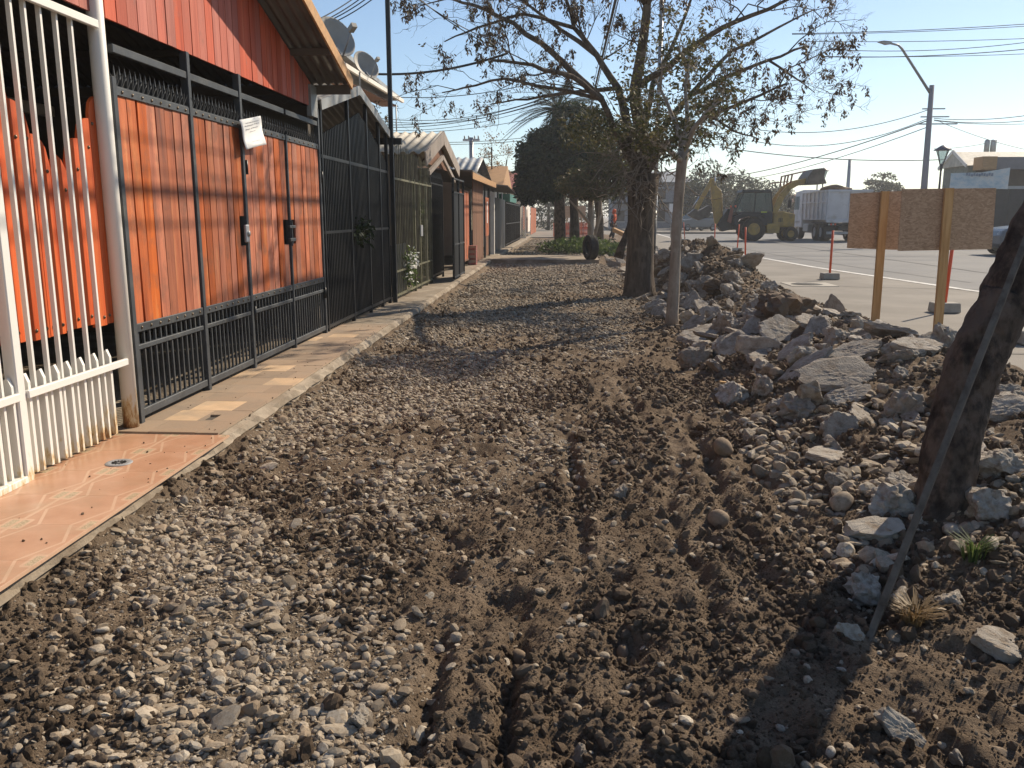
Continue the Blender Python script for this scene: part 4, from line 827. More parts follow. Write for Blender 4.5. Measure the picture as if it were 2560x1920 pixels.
# ------------------------------------------------------------------ orange safety net, notice board, tyre, person
M['net'] = mat('orange_net', (.75, .16, .08), .7, .15, 4)
nt2 = thing('safety_net', 'orange plastic mesh barrier strung on stakes across the far path', 'barrier', (0, 66, .1))
for k in range(6): MB().tube([(-.7 + k * .5, 64 + .1 * (k % 2), .05), (-.7 + k * .5, 64 + .1 * (k % 2), 1.15)], .02, 5).build('stake', M['dark_in'], nt2)
w_ = MB()
for r in range(15): w_.beam((-.9 + .5 * (1 - r / 15) * 0, 64, .12 + r * .068), (1.85, 64.05, .10 + r * .068 + .05 * math.sin(r)), .01, .05, (0, 0, 1))
for c_ in range(40): w_.beam((-.9 + c_ * .07, 64.01, .1), (-.88 + c_ * .07, 64.01, 1.1), .02, .008, (0, 1, 0))
w_.build('mesh', M['net'], nt2)
def osb():
    m, nt, N, L = _new('strand_board'); v = _vec(nt, (1, 1, 1)); vo = N('ShaderNodeTexVoronoi'); vo.inputs['Scale'].default_value = 42; mp = N('ShaderNodeMapping'); mp.inputs['Scale'].default_value = (1, 1, 2.2); L(v, mp.inputs[0])
    nz = N('ShaderNodeTexNoise'); nz.inputs['Scale'].default_value = 6; L(v, nz.inputs[0]); mx = N('ShaderNodeMix'); mx.data_type = 'VECTOR'; mx.inputs[0].default_value = .18; L(mp.outputs[0], mx.inputs[4]); L(nz.outputs[1], mx.inputs[5]); L(mx.outputs[1], vo.inputs['Vector'])
    sp = N('ShaderNodeSeparateColor'); L(vo.outputs['Color'], sp.inputs[0])
    c = _ramp(nt, sp.outputs[0], [(0, (.31, .195, .115)), (.3, (.40, .26, .16)), (.6, (.45, .30, .19)), (.85, (.50, .345, .225)), (1, (.34, .21, .125))])
    b = N('ShaderNodeBsdfPrincipled'); L(c, b.inputs['Base Color']); b.inputs['Roughness'].default_value = .75; bp = N('ShaderNodeBump'); bp.inputs['Strength'].default_value = .25; L(sp.outputs[1], bp.inputs['Height']); L(bp.outputs[0], b.inputs['Normal'])
    o = N('ShaderNodeOutputMaterial'); L(b.outputs[0], o.inputs[0]); return m
M['osb'] = osb()
fb = thing('far_board_sign', 'distant brown board sign on posts behind the orange mesh', 'sign', (.9, 70, .1))
MB().box((-.2, 70, 1.45), (1.6, 70.03, 2.4)).build('board', M['osb'], fb)
for x_ in (.1, 1.3): MB().box((x_ - .04, 70.04, .08), (x_ + .04, 70.1, 2.4)).build('post', M['timber'], fb)
# tyre standing on edge: wheel axis about along x
ty = thing('tyre', 'worn black tyre standing on edge at the end of the concrete strip', 'tyre', (.86, 29.35, .145), local=True)
RT = .41; pr = [(RT * k_, h_ * .66) for k_, h_ in ((.56, -.16), (.62, -.21), (.86, -.235), (.95, -.21), (1, -.15), (1, .15), (.95, .21), (.86, .235), (.62, .21), (.56, .16), (.60, .10), (.86, .12), (.86, -.12), (.60, -.10), (.56, -.16))]
MB().lathe([(r, h) for r, h in pr], (0, 0, RT + .0), 'x', 36).build('carcass', M['rubber'], ty)
td = MB()
for k in range(40):
    a = k * math.pi / 20
    for s_ in (-1, 1):
        c1 = Vector((s_ * .02, math.cos(a) * RT, RT + math.sin(a) * RT)); a2 = a + .1
        td.beam(c1, Vector((s_ * .12, math.cos(a2) * RT * .985, RT + math.sin(a2) * RT * .985)), .04, .02, Vector((0, math.cos(a), math.sin(a))))
td.build('tread_blocks', M['rubber'], ty); ty.rotation_euler = (0, 0, R(22))
# person walking away along the verge
def person():
    t = thing('person', 'person in an orange hooded high-visibility jacket and dark trousers walking beyond the tyre', 'person', (2.75, 50.2, .22), local=True)
    def skinned(name, verts, edges, rad, m, sub=2):
        me = bpy.data.meshes.new(name); me.from_pydata(verts, edges, []); me.materials.append(m); o_ = bpy.data.objects.new(name, me); COL.objects.link(o_); o_.parent = t; OFF[o_] = Vector(); ALLOBJ.append(o_)
        sk = o_.modifiers.new('skin', 'SKIN'); sk.use_smooth_shade = True
        for v_, r_ in zip(me.skin_vertices[0].data, rad): v_.radius = (r_[0], r_[1]) if isinstance(r_, tuple) else (r_, r_)
        me.skin_vertices[0].data[0].use_root = True
        sb_ = o_.modifiers.new('sub', 'SUBSURF'); sb_.levels = sub; sb_.render_levels = sub; return o_
    skin_ = mat('skin', (.36, .20, .13), .6, .05, 8)
    skinned('body', [(0, 0, .95), (0, .02, 1.15), (0, .03, 1.38), (0, .04, 1.47), (.01, .06, 1.56), (.01, .075, 1.66), (.09, 0, .90), (.10, .10, .50), (.10, .02, .08), (.11, .16, .03), (-.09, 0, .90), (-.09, -.08, .50), (-.09, -.24, .12), (-.08, -.12, .05), (.19, .03, 1.40), (.25, .0, 1.12), (.25, .12, .88), (.25, .16, .80), (-.19, .03, 1.40), (-.25, -.03, 1.12), (-.24, .06, .88), (-.24, .1, .80)],
            [(0, 1), (1, 2), (2, 3), (3, 4), (4, 5), (0, 6), (6, 7), (7, 8), (8, 9), (0, 10), (10, 11), (11, 12), (12, 13), (2, 14), (14, 15), (15, 16), (16, 17), (2, 18), (18, 19), (19, 20), (20, 21)],
            [(.15, .11), (.14, .10), (.16, .11), .06, .085, .085, .09, .065, .045, .04, .09, .065, .045, .04, .07, .05, .04, .035, .07, .05, .04, .035], skin_)
    skinned('trousers', [(0, 0, .95), (.09, 0, .88), (.10, .10, .50), (.10, .02, .12), (-.09, 0, .88), (-.09, -.08, .50), (-.09, -.24, .16)], [(0, 1), (1, 2), (2, 3), (0, 4), (4, 5), (5, 6)], [(.17, .13), .105, .085, .07, .105, .085, .07], mat('dark_trousers', (.018, .02, .03), .85))
    hv = mat('orange_fabric', (.62, .10, .03), .75, .12, 8)
    skinned('jacket', [(0, 0, .86), (0, .02, 1.12), (0, .03, 1.36), (0, .035, 1.47), (.20, .03, 1.40), (-.20, .03, 1.40)], [(0, 1), (1, 2), (2, 3), (2, 4), (2, 5)], [(.21, .16), (.19, .15), (.19, .14), .09, .09, .09], hv)
    skinned('sleeves', [(0, .03, 1.36), (.20, .03, 1.40), (.26, .0, 1.12), (.26, .12, .90), (-.20, .03, 1.40), (-.26, -.03, 1.12), (-.25, .06, .90)], [(0, 1), (1, 2), (2, 3), (0, 4), (4, 5), (5, 6)], [.05, .08, .07, .055, .08, .07, .055], mat('navy_sleeve', (.03, .03, .05), .8))
    skinned('hood', [(0, .02, 1.45), (.0, .03, 1.56), (.005, .06, 1.68), (.005, .09, 1.74)], [(0, 1), (1, 2), (2, 3)], [.11, (.115, .12), (.12, .125), .08], hv)
    fc = MB(); 
    for x_ in (-.035, .04): fc.lathe([(.001, -.012), (.012, -.006), (.012, .006), (.001, .012)], (x_, .175, 1.66), 'y', 8)
    fc.build('eyes', M['black'], t); MB().poly([(.0, .17, 1.65), (-.015, .175, 1.615), (.018, .175, 1.615)], (0, .03, -.005)).build('nose', skin_, t); MB().box((-.025, .165, 1.58), (.03, .172, 1.588)).build('mouth', M['brick'], t)
    for x_ in (.105, -.085):
        y_ = .08 if x_ > 0 else -.17; MB().box((x_ - .05, y_ - .1, -.0), (x_ + .05, y_ + .16, .10)).build('boot', M['black'], t, .03)
    for s_ in (1, -1):
        base = Vector((s_ * .25, .16 if s_ > 0 else .1, .81))
        h = MB()
        for k in range(4): h.tube([base + Vector((0, -.03 + k * .02, 0)), base + Vector((-.005 * s_, -.028 + k * .02, -.05)), base + Vector((-.02 * s_, -.024 + k * .019, -.085 + abs(k - 1.4) * .008))], [.011, .010, .008], 6)
        h.tube([base + Vector((0, .03, .01)), base + Vector((-.02 * s_, .055, -.03)), base + Vector((-.03 * s_, .055, -.055))], [.012, .011, .008], 6)
        h.build('fingers', skin_, t)
    t.rotation_euler = (0, 0, R(-115)); t.scale = (1.02, 1.02, 1.02); return t
person()
# ------------------------------------------------------------------ trees
def bark(name, stops, scale=3, bump=1.0, stretch=(5, 5, 1)):
    m, nt, N, L = _new(name); v = _vec(nt, stretch); n = _noise(nt, v, scale, 7, .65); c = _ramp(nt, n, stops)
    n2 = _noise(nt, _vec(nt, (1, 1, .7)), 5, 4, .6); c = _mix(nt, _ramp(nt, n2, [(.5, (0, 0, 0)), (.62, (.7, .7, .7))]), c, stops[-1][1])
    b = N('ShaderNodeBsdfPrincipled'); L(c, b.inputs['Base Color']); b.inputs['Roughness'].default_value = .95; b.inputs['Specular IOR Level'].default_value = .15
    bp = N('ShaderNodeBump'); bp.inputs['Strength'].default_value = bump; bp.inputs['Distance'].default_value = .03; L(n, bp.inputs['Height']); L(bp.outputs[0], b.inputs['Normal'])
    o = N('ShaderNodeOutputMaterial'); L(b.outputs[0], o.inputs[0]); return m
M['bark_dark'] = bark('dark_bark', [(.3, (.045, .033, .025)), (.5, (.10, .078, .060)), (.72, (.17, .135, .105))])
M['bark_pale'] = bark('pale_bark', [(.25, (.17, .135, .10)), (.5, (.29, .24, .19)), (.75, (.38, .33, .27))], 2.5, .6)
M['bark_flaky'] = bark('flaky_bark', [(.36, (.028, .022, .018)), (.47, (.060, .047, .038)), (.53, (.10, .074, .058)), (.6, (.135, .105, .084))], 3.2, 1.0, (3, 3, 2))
M['twig'] = bark('twig_bark', [(.3, (.06, .045, .033)), (.7, (.13, .10, .075))], 3, .2)
M['twig_pale'] = bark('pale_twig', [(.3, (.14, .11, .085)), (.7, (.30, .25, .20))], 3, .2)
M['seeds'] = leafmat('dry_seeds', [(0, (.05, .031, .018)), (.5, (.088, .056, .032)), (.85, (.125, .085, .046)), (1, (.10, .095, .035))], .3)
M['leaf_olive'] = leafmat('olive_leaves', [(0, (.045, .048, .018)), (.45, (.085, .088, .032)), (.75, (.12, .105, .045)), (1, (.15, .115, .06))], .35)
M['leaf_dark'] = leafmat('dark_leaves', [(0, (.012, .022, .009)), (.6, (.024, .042, .016)), (.9, (.042, .06, .022)), (1, (.07, .085, .032))], .25)
M['leaf_grey'] = leafmat('far_leaves', [(0, (.045, .05, .032)), (.6, (.075, .082, .05)), (1, (.11, .105, .07))], .3)
M['leaf_bright'] = leafmat('bright_leaves', [(0, (.05, .085, .022)), (.6, (.085, .125, .035)), (1, (.13, .16, .055))], .4)
M['palm'] = leafmat('palm_leaves', [(0, (.022, .034, .018)), (.7, (.045, .06, .028)), (1, (.08, .085, .04))], .25)
M['petal'] = leafmat('white_petals', [(0, (.7, .7, .66)), (1, (.8, .8, .78))], .3)
def leaves(P_, size, aspect=.45, droop=0., seed=0):
    r = np.random.default_rng(seed); n = len(P_); s = size * (.6 + .8 * r.random(n))
    d = r.normal(size=(n, 3)); d[:, 2] = d[:, 2] * (1 - droop) - droop * 1.6; d /= np.linalg.norm(d, axis=1)[:, None]
    w = np.cross(d, r.normal(size=(n, 3))); w /= np.linalg.norm(w, axis=1)[:, None] + 1e-9
    a = d * s[:, None]; b_ = w * (s * aspect * .5)[:, None]
    V = np.stack([P_, P_ + a * .5 + b_, P_ + a, P_ + a * .5 - b_], 1).reshape(-1, 3); return V, np.arange(4 * n).reshape(-1, 4)
def leafobj(name, parts, m, parent):
    V = np.concatenate([p[0] for p in parts]); F_ = []; k = 0
    for p in parts: F_.append(p[1] + k); k += len(p[0])
    V = V - np.array(OFF[parent]); me = npmesh(name, V, np.concatenate(F_), m, False); o_ = bpy.data.objects.new(name, me); COL.objects.link(o_); o_.parent = parent; OFF[o_] = OFF[parent]; ALLOBJ.append(o_); return o_
def blob(c, r, n, seed, hollow=.3, gap=.45, gs=1.3):
    g = np.random.default_rng(seed); d = g.normal(size=(n, 3)); d /= np.linalg.norm(d, axis=1)[:, None]
    rad = (hollow + (1 - hollow) * g.random(n)) ** .6; P_ = np.array(c) + d * rad[:, None] * np.array(r)
    k = fbm(P_[:, 0] * gs + 3 * P_[:, 2], P_[:, 1] * gs - P_[:, 2] * 2 * gs + seed, seed, 3) > gap
    return P_[k]
def wiggle(a, b_, n, amp, sag=0):
    a, b_ = Vector(a), Vector(b_); ln = (b_ - a).length; pts = []
    for i in range(n + 1):
        t = i / n; p = a.lerp(b_, t); s_ = math.sin(math.pi * t)
        p += Vector((random.gauss(0, 1), random.gauss(0, 1), random.gauss(0, 1))) * amp * ln * (s_ > .01) * .5; p.z -= sag * ln * s_; pts.append(p)
    return pts
def sub(mb, pts, r0, lvl, tips, ln, spread=.8, up=.25, n0=4):
    """side shoots of a limb, recursively"""
    if lvl == 0: return
    L_ = len(pts) - 1
    for k in range(n0):
        t = random.uniform(.25, 1.0); i = min(int(t * L_), L_ - 1); p = pts[i].lerp(pts[i + 1], t * L_ - i); d = (pts[i + 1] - pts[i]).normalized()
        q_ = (d + Vector((random.gauss(0, 1), random.gauss(0, 1), random.gauss(up, .8))) * spread).normalized(); l2 = ln * random.uniform(.55, 1.15)
        tp = wiggle(p, p + q_ * l2, 4, .10, .08 if lvl == 1 else -.04); rr = max(.004, r0 * random.uniform(.35, .6))
        mb.tube(tp, [rr * (1 - .6 * j / 4) for j in range(5)], 5 if lvl > 1 else 3, False); tips.append(tp)
        sub(mb, tp, rr, lvl - 1, tips, ln * .55, spread, up, n0)
# --- the big half bare tree
bt_ = thing('seed_tree', 'large half-bare street tree hung with brown dry seed clusters', 'tree', (1.5, 17.4, 0))
zb = hz(1.5, 17.4)
def poly_D(lst, y0=17.4): return [aD(x, y, Y=y0 + dy) for x, y, dy in lst]
tk = [(1382, 650, 0), (1381, 630, 0), (1381, 590, 0), (1384, 520, 0), (1385, 450, 0), (1388, 410, 0), (1390, 375, 0)]
tr = MB().tube(poly_D(tk), [.42, .33, .285, .265, .265, .30, .34], 18); tr.build('trunk', M['bark_dark'], bt_)
limbs = [([(1380, 385, 0), (1340, 300, -.3), (1300, 215, -.8), (1235, 165, -1.2), (1150, 140, -1.8), (1060, 130, -2.2)], 0.078),
         ([(1378, 380, 0), (1360, 280, -.2), (1335, 190, .2), (1290, 120, .4), (1240, 60, .6), (1215, -30, .8)], 0.102),
         ([(1390, 385, 0), (1385, 290, .2), (1372, 190, 0), (1392, 70, -.2), (1402, -60, -.3), (1405, -180, 0)], 0.156),
         ([(1395, 385, 0), (1420, 290, .3), (1490, 205, .6), (1570, 165, 1), (1660, 130, 1.2), (1740, 100, 1.5)], 0.075),
         ([(1396, 380, 0), (1440, 310, -.5), (1530, 250, -1), (1620, 215, -1.5), (1700, 180, -2)], 0.058),
         ([(1385, 300, 0), (1410, 180, .8), (1470, 60, 1.6), (1520, -60, 2.2)], 0.068),
         ([(1300, 215, -.8), (1200, 120, -.6), (1110, 50, -.2), (1020, 10, 0), (960, -5, .2)], 0.068),
         ([(1335, 190, .2), (1230, 200, 1.2), (1140, 215, 2.), (1060, 225, 2.6)], 0.048),
         ([(1372, 190, 0), (1470, 120, -1), (1560, 60, -1.8), (1660, 20, -2.3), (1740, -20, -2.6)], 0.068),
         ([(1290, 120, .4), (1180, 40, 1.6), (1080, -30, 2.2)], 0.054),
         ([(1490, 205, .6), (1580, 110, 1.6), (1680, 60, 2.2), (1760, 20, 2.6)], 0.048),
         ([(1300, 215, -.8), (1190, 190, -.4), (1090, 170, .2), (1000, 190, .5), (955, 200, .6)], 0.041), ([(1240, 60, .6), (1130, 30, 0), (1030, 60, -.4), (960, 90, -.6)], 0.041), ([(1660, 130, 1.2), (1720, 170, 1), (1760, 200, .8)], 0.027), ([(1530, 250, -1), (1590, 285, -1.2), (1640, 300, -1.4)], 0.027)]
br = MB(); tips = []
for k, (pl, r0) in enumerate(limbs):
    pts = poly_D(pl); fine = []
    for i in range(len(pts) - 1): fine += wiggle(pts[i], pts[i + 1], 3, .03)[:-1]
    fine.append(pts[-1]); n_ = len(fine)
    MB().tube(fine, [r0 * (1 - .72 * i / (n_ - 1)) for i in range(n_)], 9).build('limb', M['bark_dark'], bt_)
    sub(br, fine, min(.035, r0 * .42), 3, tips, 1.2, .75, .42, 5)
TOPL = aD(1396, 12, Y=17.17)
for wl_, r0 in (([TOPL, (1.3, 15.8, 6.4), (.9, 14.4, 6.9), (.6, 13.2, 7.0)], .05), ([TOPL, (2.3, 15.6, 6.6), (2.6, 14.2, 7.0), (2.8, 13.2, 7.1)], .05), ([TOPL, (.4, 16, 6.9), (-.4, 15, 7.3)], .05), ([TOPL, (1.8, 18.5, 8), (2.2, 20, 8.8)], .05), ([TOPL, (1.2, 16.6, 7.6), (1.0, 16, 8.8)], .05)):  # unseen limbs above view; the forward ones added just to cast dapples
    fine = []; pts = [Vector(p) for p in wl_]
    for i in range(len(pts) - 1): fine += wiggle(pts[i], pts[i + 1], 3, .05)[:-1]
    fine.append(pts[-1]); n_ = len(fine); MB().tube(fine, [r0 * (1 - .72 * i / (n_ - 1)) for i in range(n_)], 7).build('limb', M['bark_dark'], bt_); sub(br, fine, r0 * .42, 3, tips, 1.4, .85, .05, 5)
br.build('branches', M['twig'], bt_)
g_ = np.random.default_rng(5); sd_parts = []; cl = []
for tp in tips:
    if g_.random() < .2: cl.append(tp[-1])
print('twigs', len(tips), 'clusters', len(cl))
for c_ in cl:
    n_ = int(g_.integers(18, 40)); h = g_.uniform(.14, .30); P_ = np.array(c_) + np.stack([g_.normal(0, .028, n_), g_.normal(0, .028, n_), -h * g_.random(n_)], -1); sd_parts.append(leaves(P_, .075, .38, .82, int(g_.integers(1e6))))
leafobj('seed_clusters', sd_parts, M['seeds'], bt_)
lp = []
for tp in tips:
    if g_.random() < .06: n_ = 4; P_ = np.array(tp[-1]) + g_.normal(0, .06, (n_, 3)); lp.append(leaves(P_, .07, .4, .2, int(g_.integers(1e6))))
for c_, r_, n_ in (((1.9, 16.9, 3.1), (.75, .7, .5), 2600), ((1.1, 17, 3.4), (.9, .8, .6), 2200), ((2.6, 17, 3.5), (.7, .7, .6), 1800), ((1.5, 16.8, 4.3), (1.1, .8, .9), 1500), ((.4, 17.4, 3.3), (.6, .7, .5), 900)): lp.append(leaves(blob(c_, r_, n_, n_, .2, .48, 2.2), .085, .4, .3, n_))
leafobj('crown', lp, M['leaf_olive'], bt_)
ep = MB()
for k in range(120):
    p = aD(random.uniform(1330, 1440), random.uniform(250, 440), Y=17.1); q_ = p + Vector((random.gauss(0, .5), random.gauss(-.3, .3), random.gauss(-.15, .45))); ep.tube(wiggle(p, q_, 4, .16, .12), [.011, .010, .008, .006, .004], 4, False)
ep.build('epicormic_shoots', M['twig_pale'], bt_)
# --- slim pale trunk in front
st = thing('slim_tree', 'slim pale-trunked tree in front of the big tree beside the rubble', 'tree', (1.6, 12.6, 0))
pt = [(1450, 715, 0), (1452, 680, 0), (1456, 620, 0), (1459, 560, 0), (1461, 500, 0), (1466, 430, 0), (1472, 360, 0), (1478, 320, 0)]
MB().tube([aD(x, y, Y=12.6) for x, y, _ in pt], [.118, .092, .084, .076, .074, .072, .075, .085], 14).build('trunk', M['bark_pale'], st)
s2 = MB(); tp2 = []
for a in ([(1478, 325, 0), (1460, 270, .2), (1440, 220, .5), (1415, 170, .6)], [(1478, 325, 0), (1500, 275, -.3), (1530, 240, -.5), (1560, 215, -.6)], [(1478, 320, 0), (1485, 260, .3), (1480, 190, .5), (1490, 120, .5)], [(1474, 350, 0), (1440, 320, -.3), (1400, 310, -.5)]):
    fine = [aD(x, y, Y=12.6 + d) for x, y, d in a]; s2.tube(fine, [.05, .035, .025, .015][:len(fine)], 7, False); sub(s2, fine, .022, 3, tp2, .75, .9, .1, 4)
s2.build('branches', M['bark_pale'], st)
lp = [leaves(np.array(t[-1]) + g_.normal(0, .06, (7, 3)), .075, .42, .3, i) for i, t in enumerate(tp2)]
leafobj('crown', lp, M['leaf_olive'], st)
# --- bent trunk behind
ct = thing('bent_tree', 'thin crooked trunk leaning behind the big trunk', 'tree', (2, 22, .2))
MB().tube([at(x, y, Y=22) for x, y in ((1546, 645), (1553, 620), (1564, 592), (1574, 566), (1580, 530), (1578, 494), (1572, 469), (1580, 430), (1600, 380))], [.13, .10, .085, .075, .065, .06, .055, .05, .03], 10).build('trunk', M['bark_flaky'], ct)
s3 = MB(); t3 = []; sub(s3, [at(1572, 469, Y=22), at(1590, 400, Y=22), at(1610, 340, Y=22)], .03, 3, t3, .9, 1, .2, 5); s3.build('branches', M['twig'], ct)
leafobj('crown', [leaves(np.array(t[-1]) + g_.normal(0, .08, (6, 3)), .09, .42, .3, i) for i, t in enumerate(t3)], M['leaf_olive'], ct)
# --- dark evergreens over the path
def dense(name, label, base, trunk, blobs, m, leaf=.16, tm='bark_dark', twigs=60):
    t = thing(name, label, 'tree', base); 
    for pl, rr in trunk: MB().tube(pl, rr, 10).build('trunk', M[tm], t)
    tw = MB(); c0 = Vector(blobs[0][0])
    for k in range(twigs):
        b_ = random.choice(blobs); d = Vector((random.gauss(0, 1), random.gauss(0, 1), random.gauss(0, 1))).normalized(); e = Vector([b_[0][i] + d[i] * b_[1][i] * .9 for i in range(3)]); tw.tube(wiggle(Vector(trunk[0][0][-1]), e, 4, .08), [.05, .04, .03, .02, .01], 4, False)
    tw.build('branches', M['twig'], t)
    leafobj('crown', [leaves(blob(c_, r_, n_, 900 + i + int(base[1]), .35, gp, gs), leaf, .45, .35, i) for i, (c_, r_, n_, gp, gs) in enumerate(blobs)], m, t); return t
def cD(x, y, Y): return tuple(aD(x, y, Y=Y))
dense('evergreen_tree', 'dark dense evergreen hanging over the path with ragged left edge', (.45, 40, 0), [([(.45, 40, 0), (.42, 40, 1.5), (.3, 40, 3.2)], [.26, .22, .2]), ([(1.75, 44, 0), (1.72, 44, 1.5), (1.4, 43, 3.4)], [.22, .2, .15])],
      [(cD(1205, 350, 40), (1.8, 1.8, 1.55), 14000, .40, 1.1), (cD(1165, 350, 40), (1.15, 1.4, 1.5), 8000, .38, 1.1), (cD(1230, 275, 41), (1.3, 1.3, 1.2), 6000, .44, 1.2), (cD(1140, 400, 40), (.6, 1, .9), 2500, .42, 1.3), (cD(1280, 310, 40), (1.5, 1.5, 1.6), 8000, .44, 1.1), (cD(1290, 390, 39), (1.5, 1.4, 1.0), 7000, .42, .9), (cD(1180, 405, 39), (.9, 1, .6), 3000, .42, .9)], M['leaf_dark'], .20)
dense('olive_tree', 'grey-green small-leaved tree behind the tyre with several leaning stems', (1.0, 33, 0), [([(.98, 33, 0), (.96, 33, 1.0), (.95, 33, 2.2)], [.17, .13, .11]), ([(1.05, 33.2, .6), (1.30, 33.2, 1.6), (1.32, 33.4, 2.8)], [.08, .07, .05]), ([(.92, 32.9, 1.3), (.5, 32.7, 1.8), (.12, 32.5, 2.2)], [.06, .045, .03])],
      [(cD(1300, 380, 32), (1.3, 1.2, .9), 5500, .44, 1.2), (cD(1340, 330, 32), (1.2, 1.2, 1.0), 4500, .46, 1.2), (cD(1250, 400, 32), (.9, 1, .6), 2500, .46, 1.2)], M['leaf_olive'], .13, 'bark_pale')
# palms
def palm(name, label, base, top, n, ln, tr_, fib=True):
    t = thing(name, label, 'palm tree', base); top = Vector(top)
    MB().tube([Vector(base), (Vector(base) + top) / 2, top], [tr_, tr_ * .9, tr_ * .95], 14).build('trunk', M['bark_flaky'], t); parts = []
    for k in range(n):
        a = k * 2.399; el = random.uniform(-.5, 1.3); d = Vector((math.cos(a) * math.cos(el), math.sin(a) * math.cos(el), math.sin(el))); l_ = ln * random.uniform(.8, 1.1); pts = []
        for j in range(9): s_ = j / 8; pts.append(top + d * l_ * s_ + Vector((0, 0, -1)) * l_ * .45 * s_ * s_)
        f_ = MB(); f_.tube(pts, [.03 * (1 - .8 * j / 8) for j in range(9)], 4, False)
        side = d.cross(Vector((0, 0, 1))).normalized()
        for j in range(1, 34):
            s_ = j / 34; i = min(int(s_ * 8), 7); p = pts[i].lerp(pts[i + 1], s_ * 8 - i); dd = (pts[i + 1] - pts[i]).normalized(); w = ln * .17 * math.sin(math.pi * (.12 + .85 * s_)) + .04
            for sg in (1, -1):
                e = p + (side * sg * .8 + dd * .75 - Vector((0, 0, .3))).normalized() * w; f_.add([p, p + dd * .03, e], [(0, 1, 2)])
        f_.build('frond', M['palm'], t)
    return t
palm('palm', 'palm with arching fronds rising above the dark evergreen', (-.25, 43.5, 0), aD(1205, 236, Y=43.5), 44, 2.8, .3)
palm('palm', 'small far palm across the road left of the backhoe', (13.2, 105, .1), aD(1452, 440, Y=105), 26, 2.6, .3)
# --- ivy on the ground
iv = thing('ground_ivy', 'low patch of green creeping ivy on the verge behind the tyre', 'plant', (-.2, 37, 0))
P_ = np.concatenate([blob((.6, 38.5, .18), (1.9, 2.6, .5), 7000, 3, .0, .40, 1.5), blob((1.9, 36, .2), (.6, 1.2, .4), 1500, 4, 0, .4, 1.5)]); P_ = P_[P_[:, 2] > .02]
leafobj('leaves', [leaves(P_, .11, .7, 0, 9)], M['leaf_bright'], iv)
sv = MB()
for k in range(40): p = Vector((random.uniform(-1, 2.2), random.uniform(36, 41), .02)); sv.tube(wiggle(p, p + Vector((random.gauss(0, .8), random.gauss(0, .6), .25)), 3, .15), .012, 3, False)
sv.build('stems', M['twig'], iv)
# --- foreground leaning trunk
ln_ = thing('leaning_tree', 'dark flaky-barked trunk leaning right at the edge of the rubble', 'tree', (1.93, 4.2, 0))
cp = [(2038, 1210), (2038, 1165), (2042, 1090), (2050, 1000), (2065, 930), (2084, 851), (2120, 755), (2150, 690), (2178, 640), (2224, 540), (2272, 435), (2325, 320)]
pts = [aD(x, y, Y=4.25 + .02 * i) for i, (x, y) in enumerate(cp)] ; pts += [pts[-1] + Vector((.25, .1, .5)), pts[-1] + Vector((.5, .25, 1.1))]
rad = [.165, .148, .138, .136, .134, .130, .128, .128, .128, .128, .126, .12, .11, .09]
fine, fr = [], []
for i in range(len(pts) - 1):
    for j in range(16): fine.append(pts[i].lerp(pts[i + 1], j / 16)); fr.append(rad[i] + (rad[i + 1] - rad[i]) * j / 16)
n0 = 72; tb = MB().tube(fine, fr, n0, True); vv_ = []
for i, v_ in enumerate(tb.v):
    c_ = fine[min(i // n0, len(fine) - 1)]; d = (Vector(v_) - c_); f_ = mnoise.fractal(Vector((v_[0] * 5, v_[1] * 5, v_[2] * 2.5)), .9, 2, 4) * .11 + (abs(mnoise.noise(Vector((v_[0] * 17, v_[1] * 17, v_[2] * 6)))) - .25) * .16 + mnoise.noise(Vector((v_[0] * 55, v_[1] * 55, v_[2] * 25))) * .03; f_ += .5 * max(0, .28 - v_[2]) * (1 + .8 * math.sin(5 * math.atan2(d.y, d.x) + 1)); vv_.append(tuple(c_ + d * (1 + f_)))
tb.v = vv_; tb.build('trunk', M['bark_flaky'], ln_)
ub = MB(); tt = []; top = pts[-1]
for d in ((.9, .2, 1.4), (.2, .9, 1.6), (-.6, .5, 1.7), (.5, -.6, 1.6)): e = [top, top + Vector(d) * .8, top + Vector(d) * 1.6 + Vector((0, 0, .3))]; ub.tube(e, [.07, .05, .03], 7, False); sub(ub, e, .03, 2, tt, .9, .9, .3, 5)
ub.build('branches', M['bark_flaky'], ln_)
# stake propped along the trunk
p0 = on_ground(1880 * K, 1372 * K); p1 = aD(2168, 640, Y=3.98); p2 = p1 + (p1 - p0).normalized() * .55
tag(MB().beam(p0 - (p1 - p0).normalized() * .12, p2, .05, .028, (1, -.4, 0)).build('timber_stake', bark('weathered_wood', [(.3, (.07, .056, .044)), (.5, (.125, .104, .084)), (.75, (.18, .155, .125))], 2, .3, (9, 9, .8)), bevel=.003), 'weathered grey timber stake propped against the leaning trunk', 'stake')
# grass tufts
def tuft(name, label, c, n, h, m, bend=.6):
    t = thing(name, label, 'grass', c); V, F_ = [], []
    for k in range(n):
        a = random.random() * 6.28; r_ = random.random() * .05; b_ = Vector(c) + Vector((math.cos(a) * r_, math.sin(a) * r_, -.01)); d = Vector((math.cos(a), math.sin(a), 0)); l_ = h * random.uniform(.5, 1.1); w = d.cross(Vector((0, 0, 1))) * .004
        m1 = b_ + Vector((0, 0, l_ * .6)) + d * l_ * .25 * bend; e = b_ + Vector((0, 0, l_ * .85)) + d * l_ * bend; i = len(V); V += [b_ - w, b_ + w, m1 + w * .8, m1 - w * .8, e + w * .2, e - w * .2]; F_ += [(i, i + 1, i + 2, i + 3), (i + 3, i + 2, i + 4, i + 5)]
    leafobj('blades', [(np.array([tuple(v_) for v_ in V]), np.array(F_))], m, t)
M['straw'] = leafmat('dry_straw', [(0, (.16, .10, .045)), (1, (.30, .20, .09))], .3)
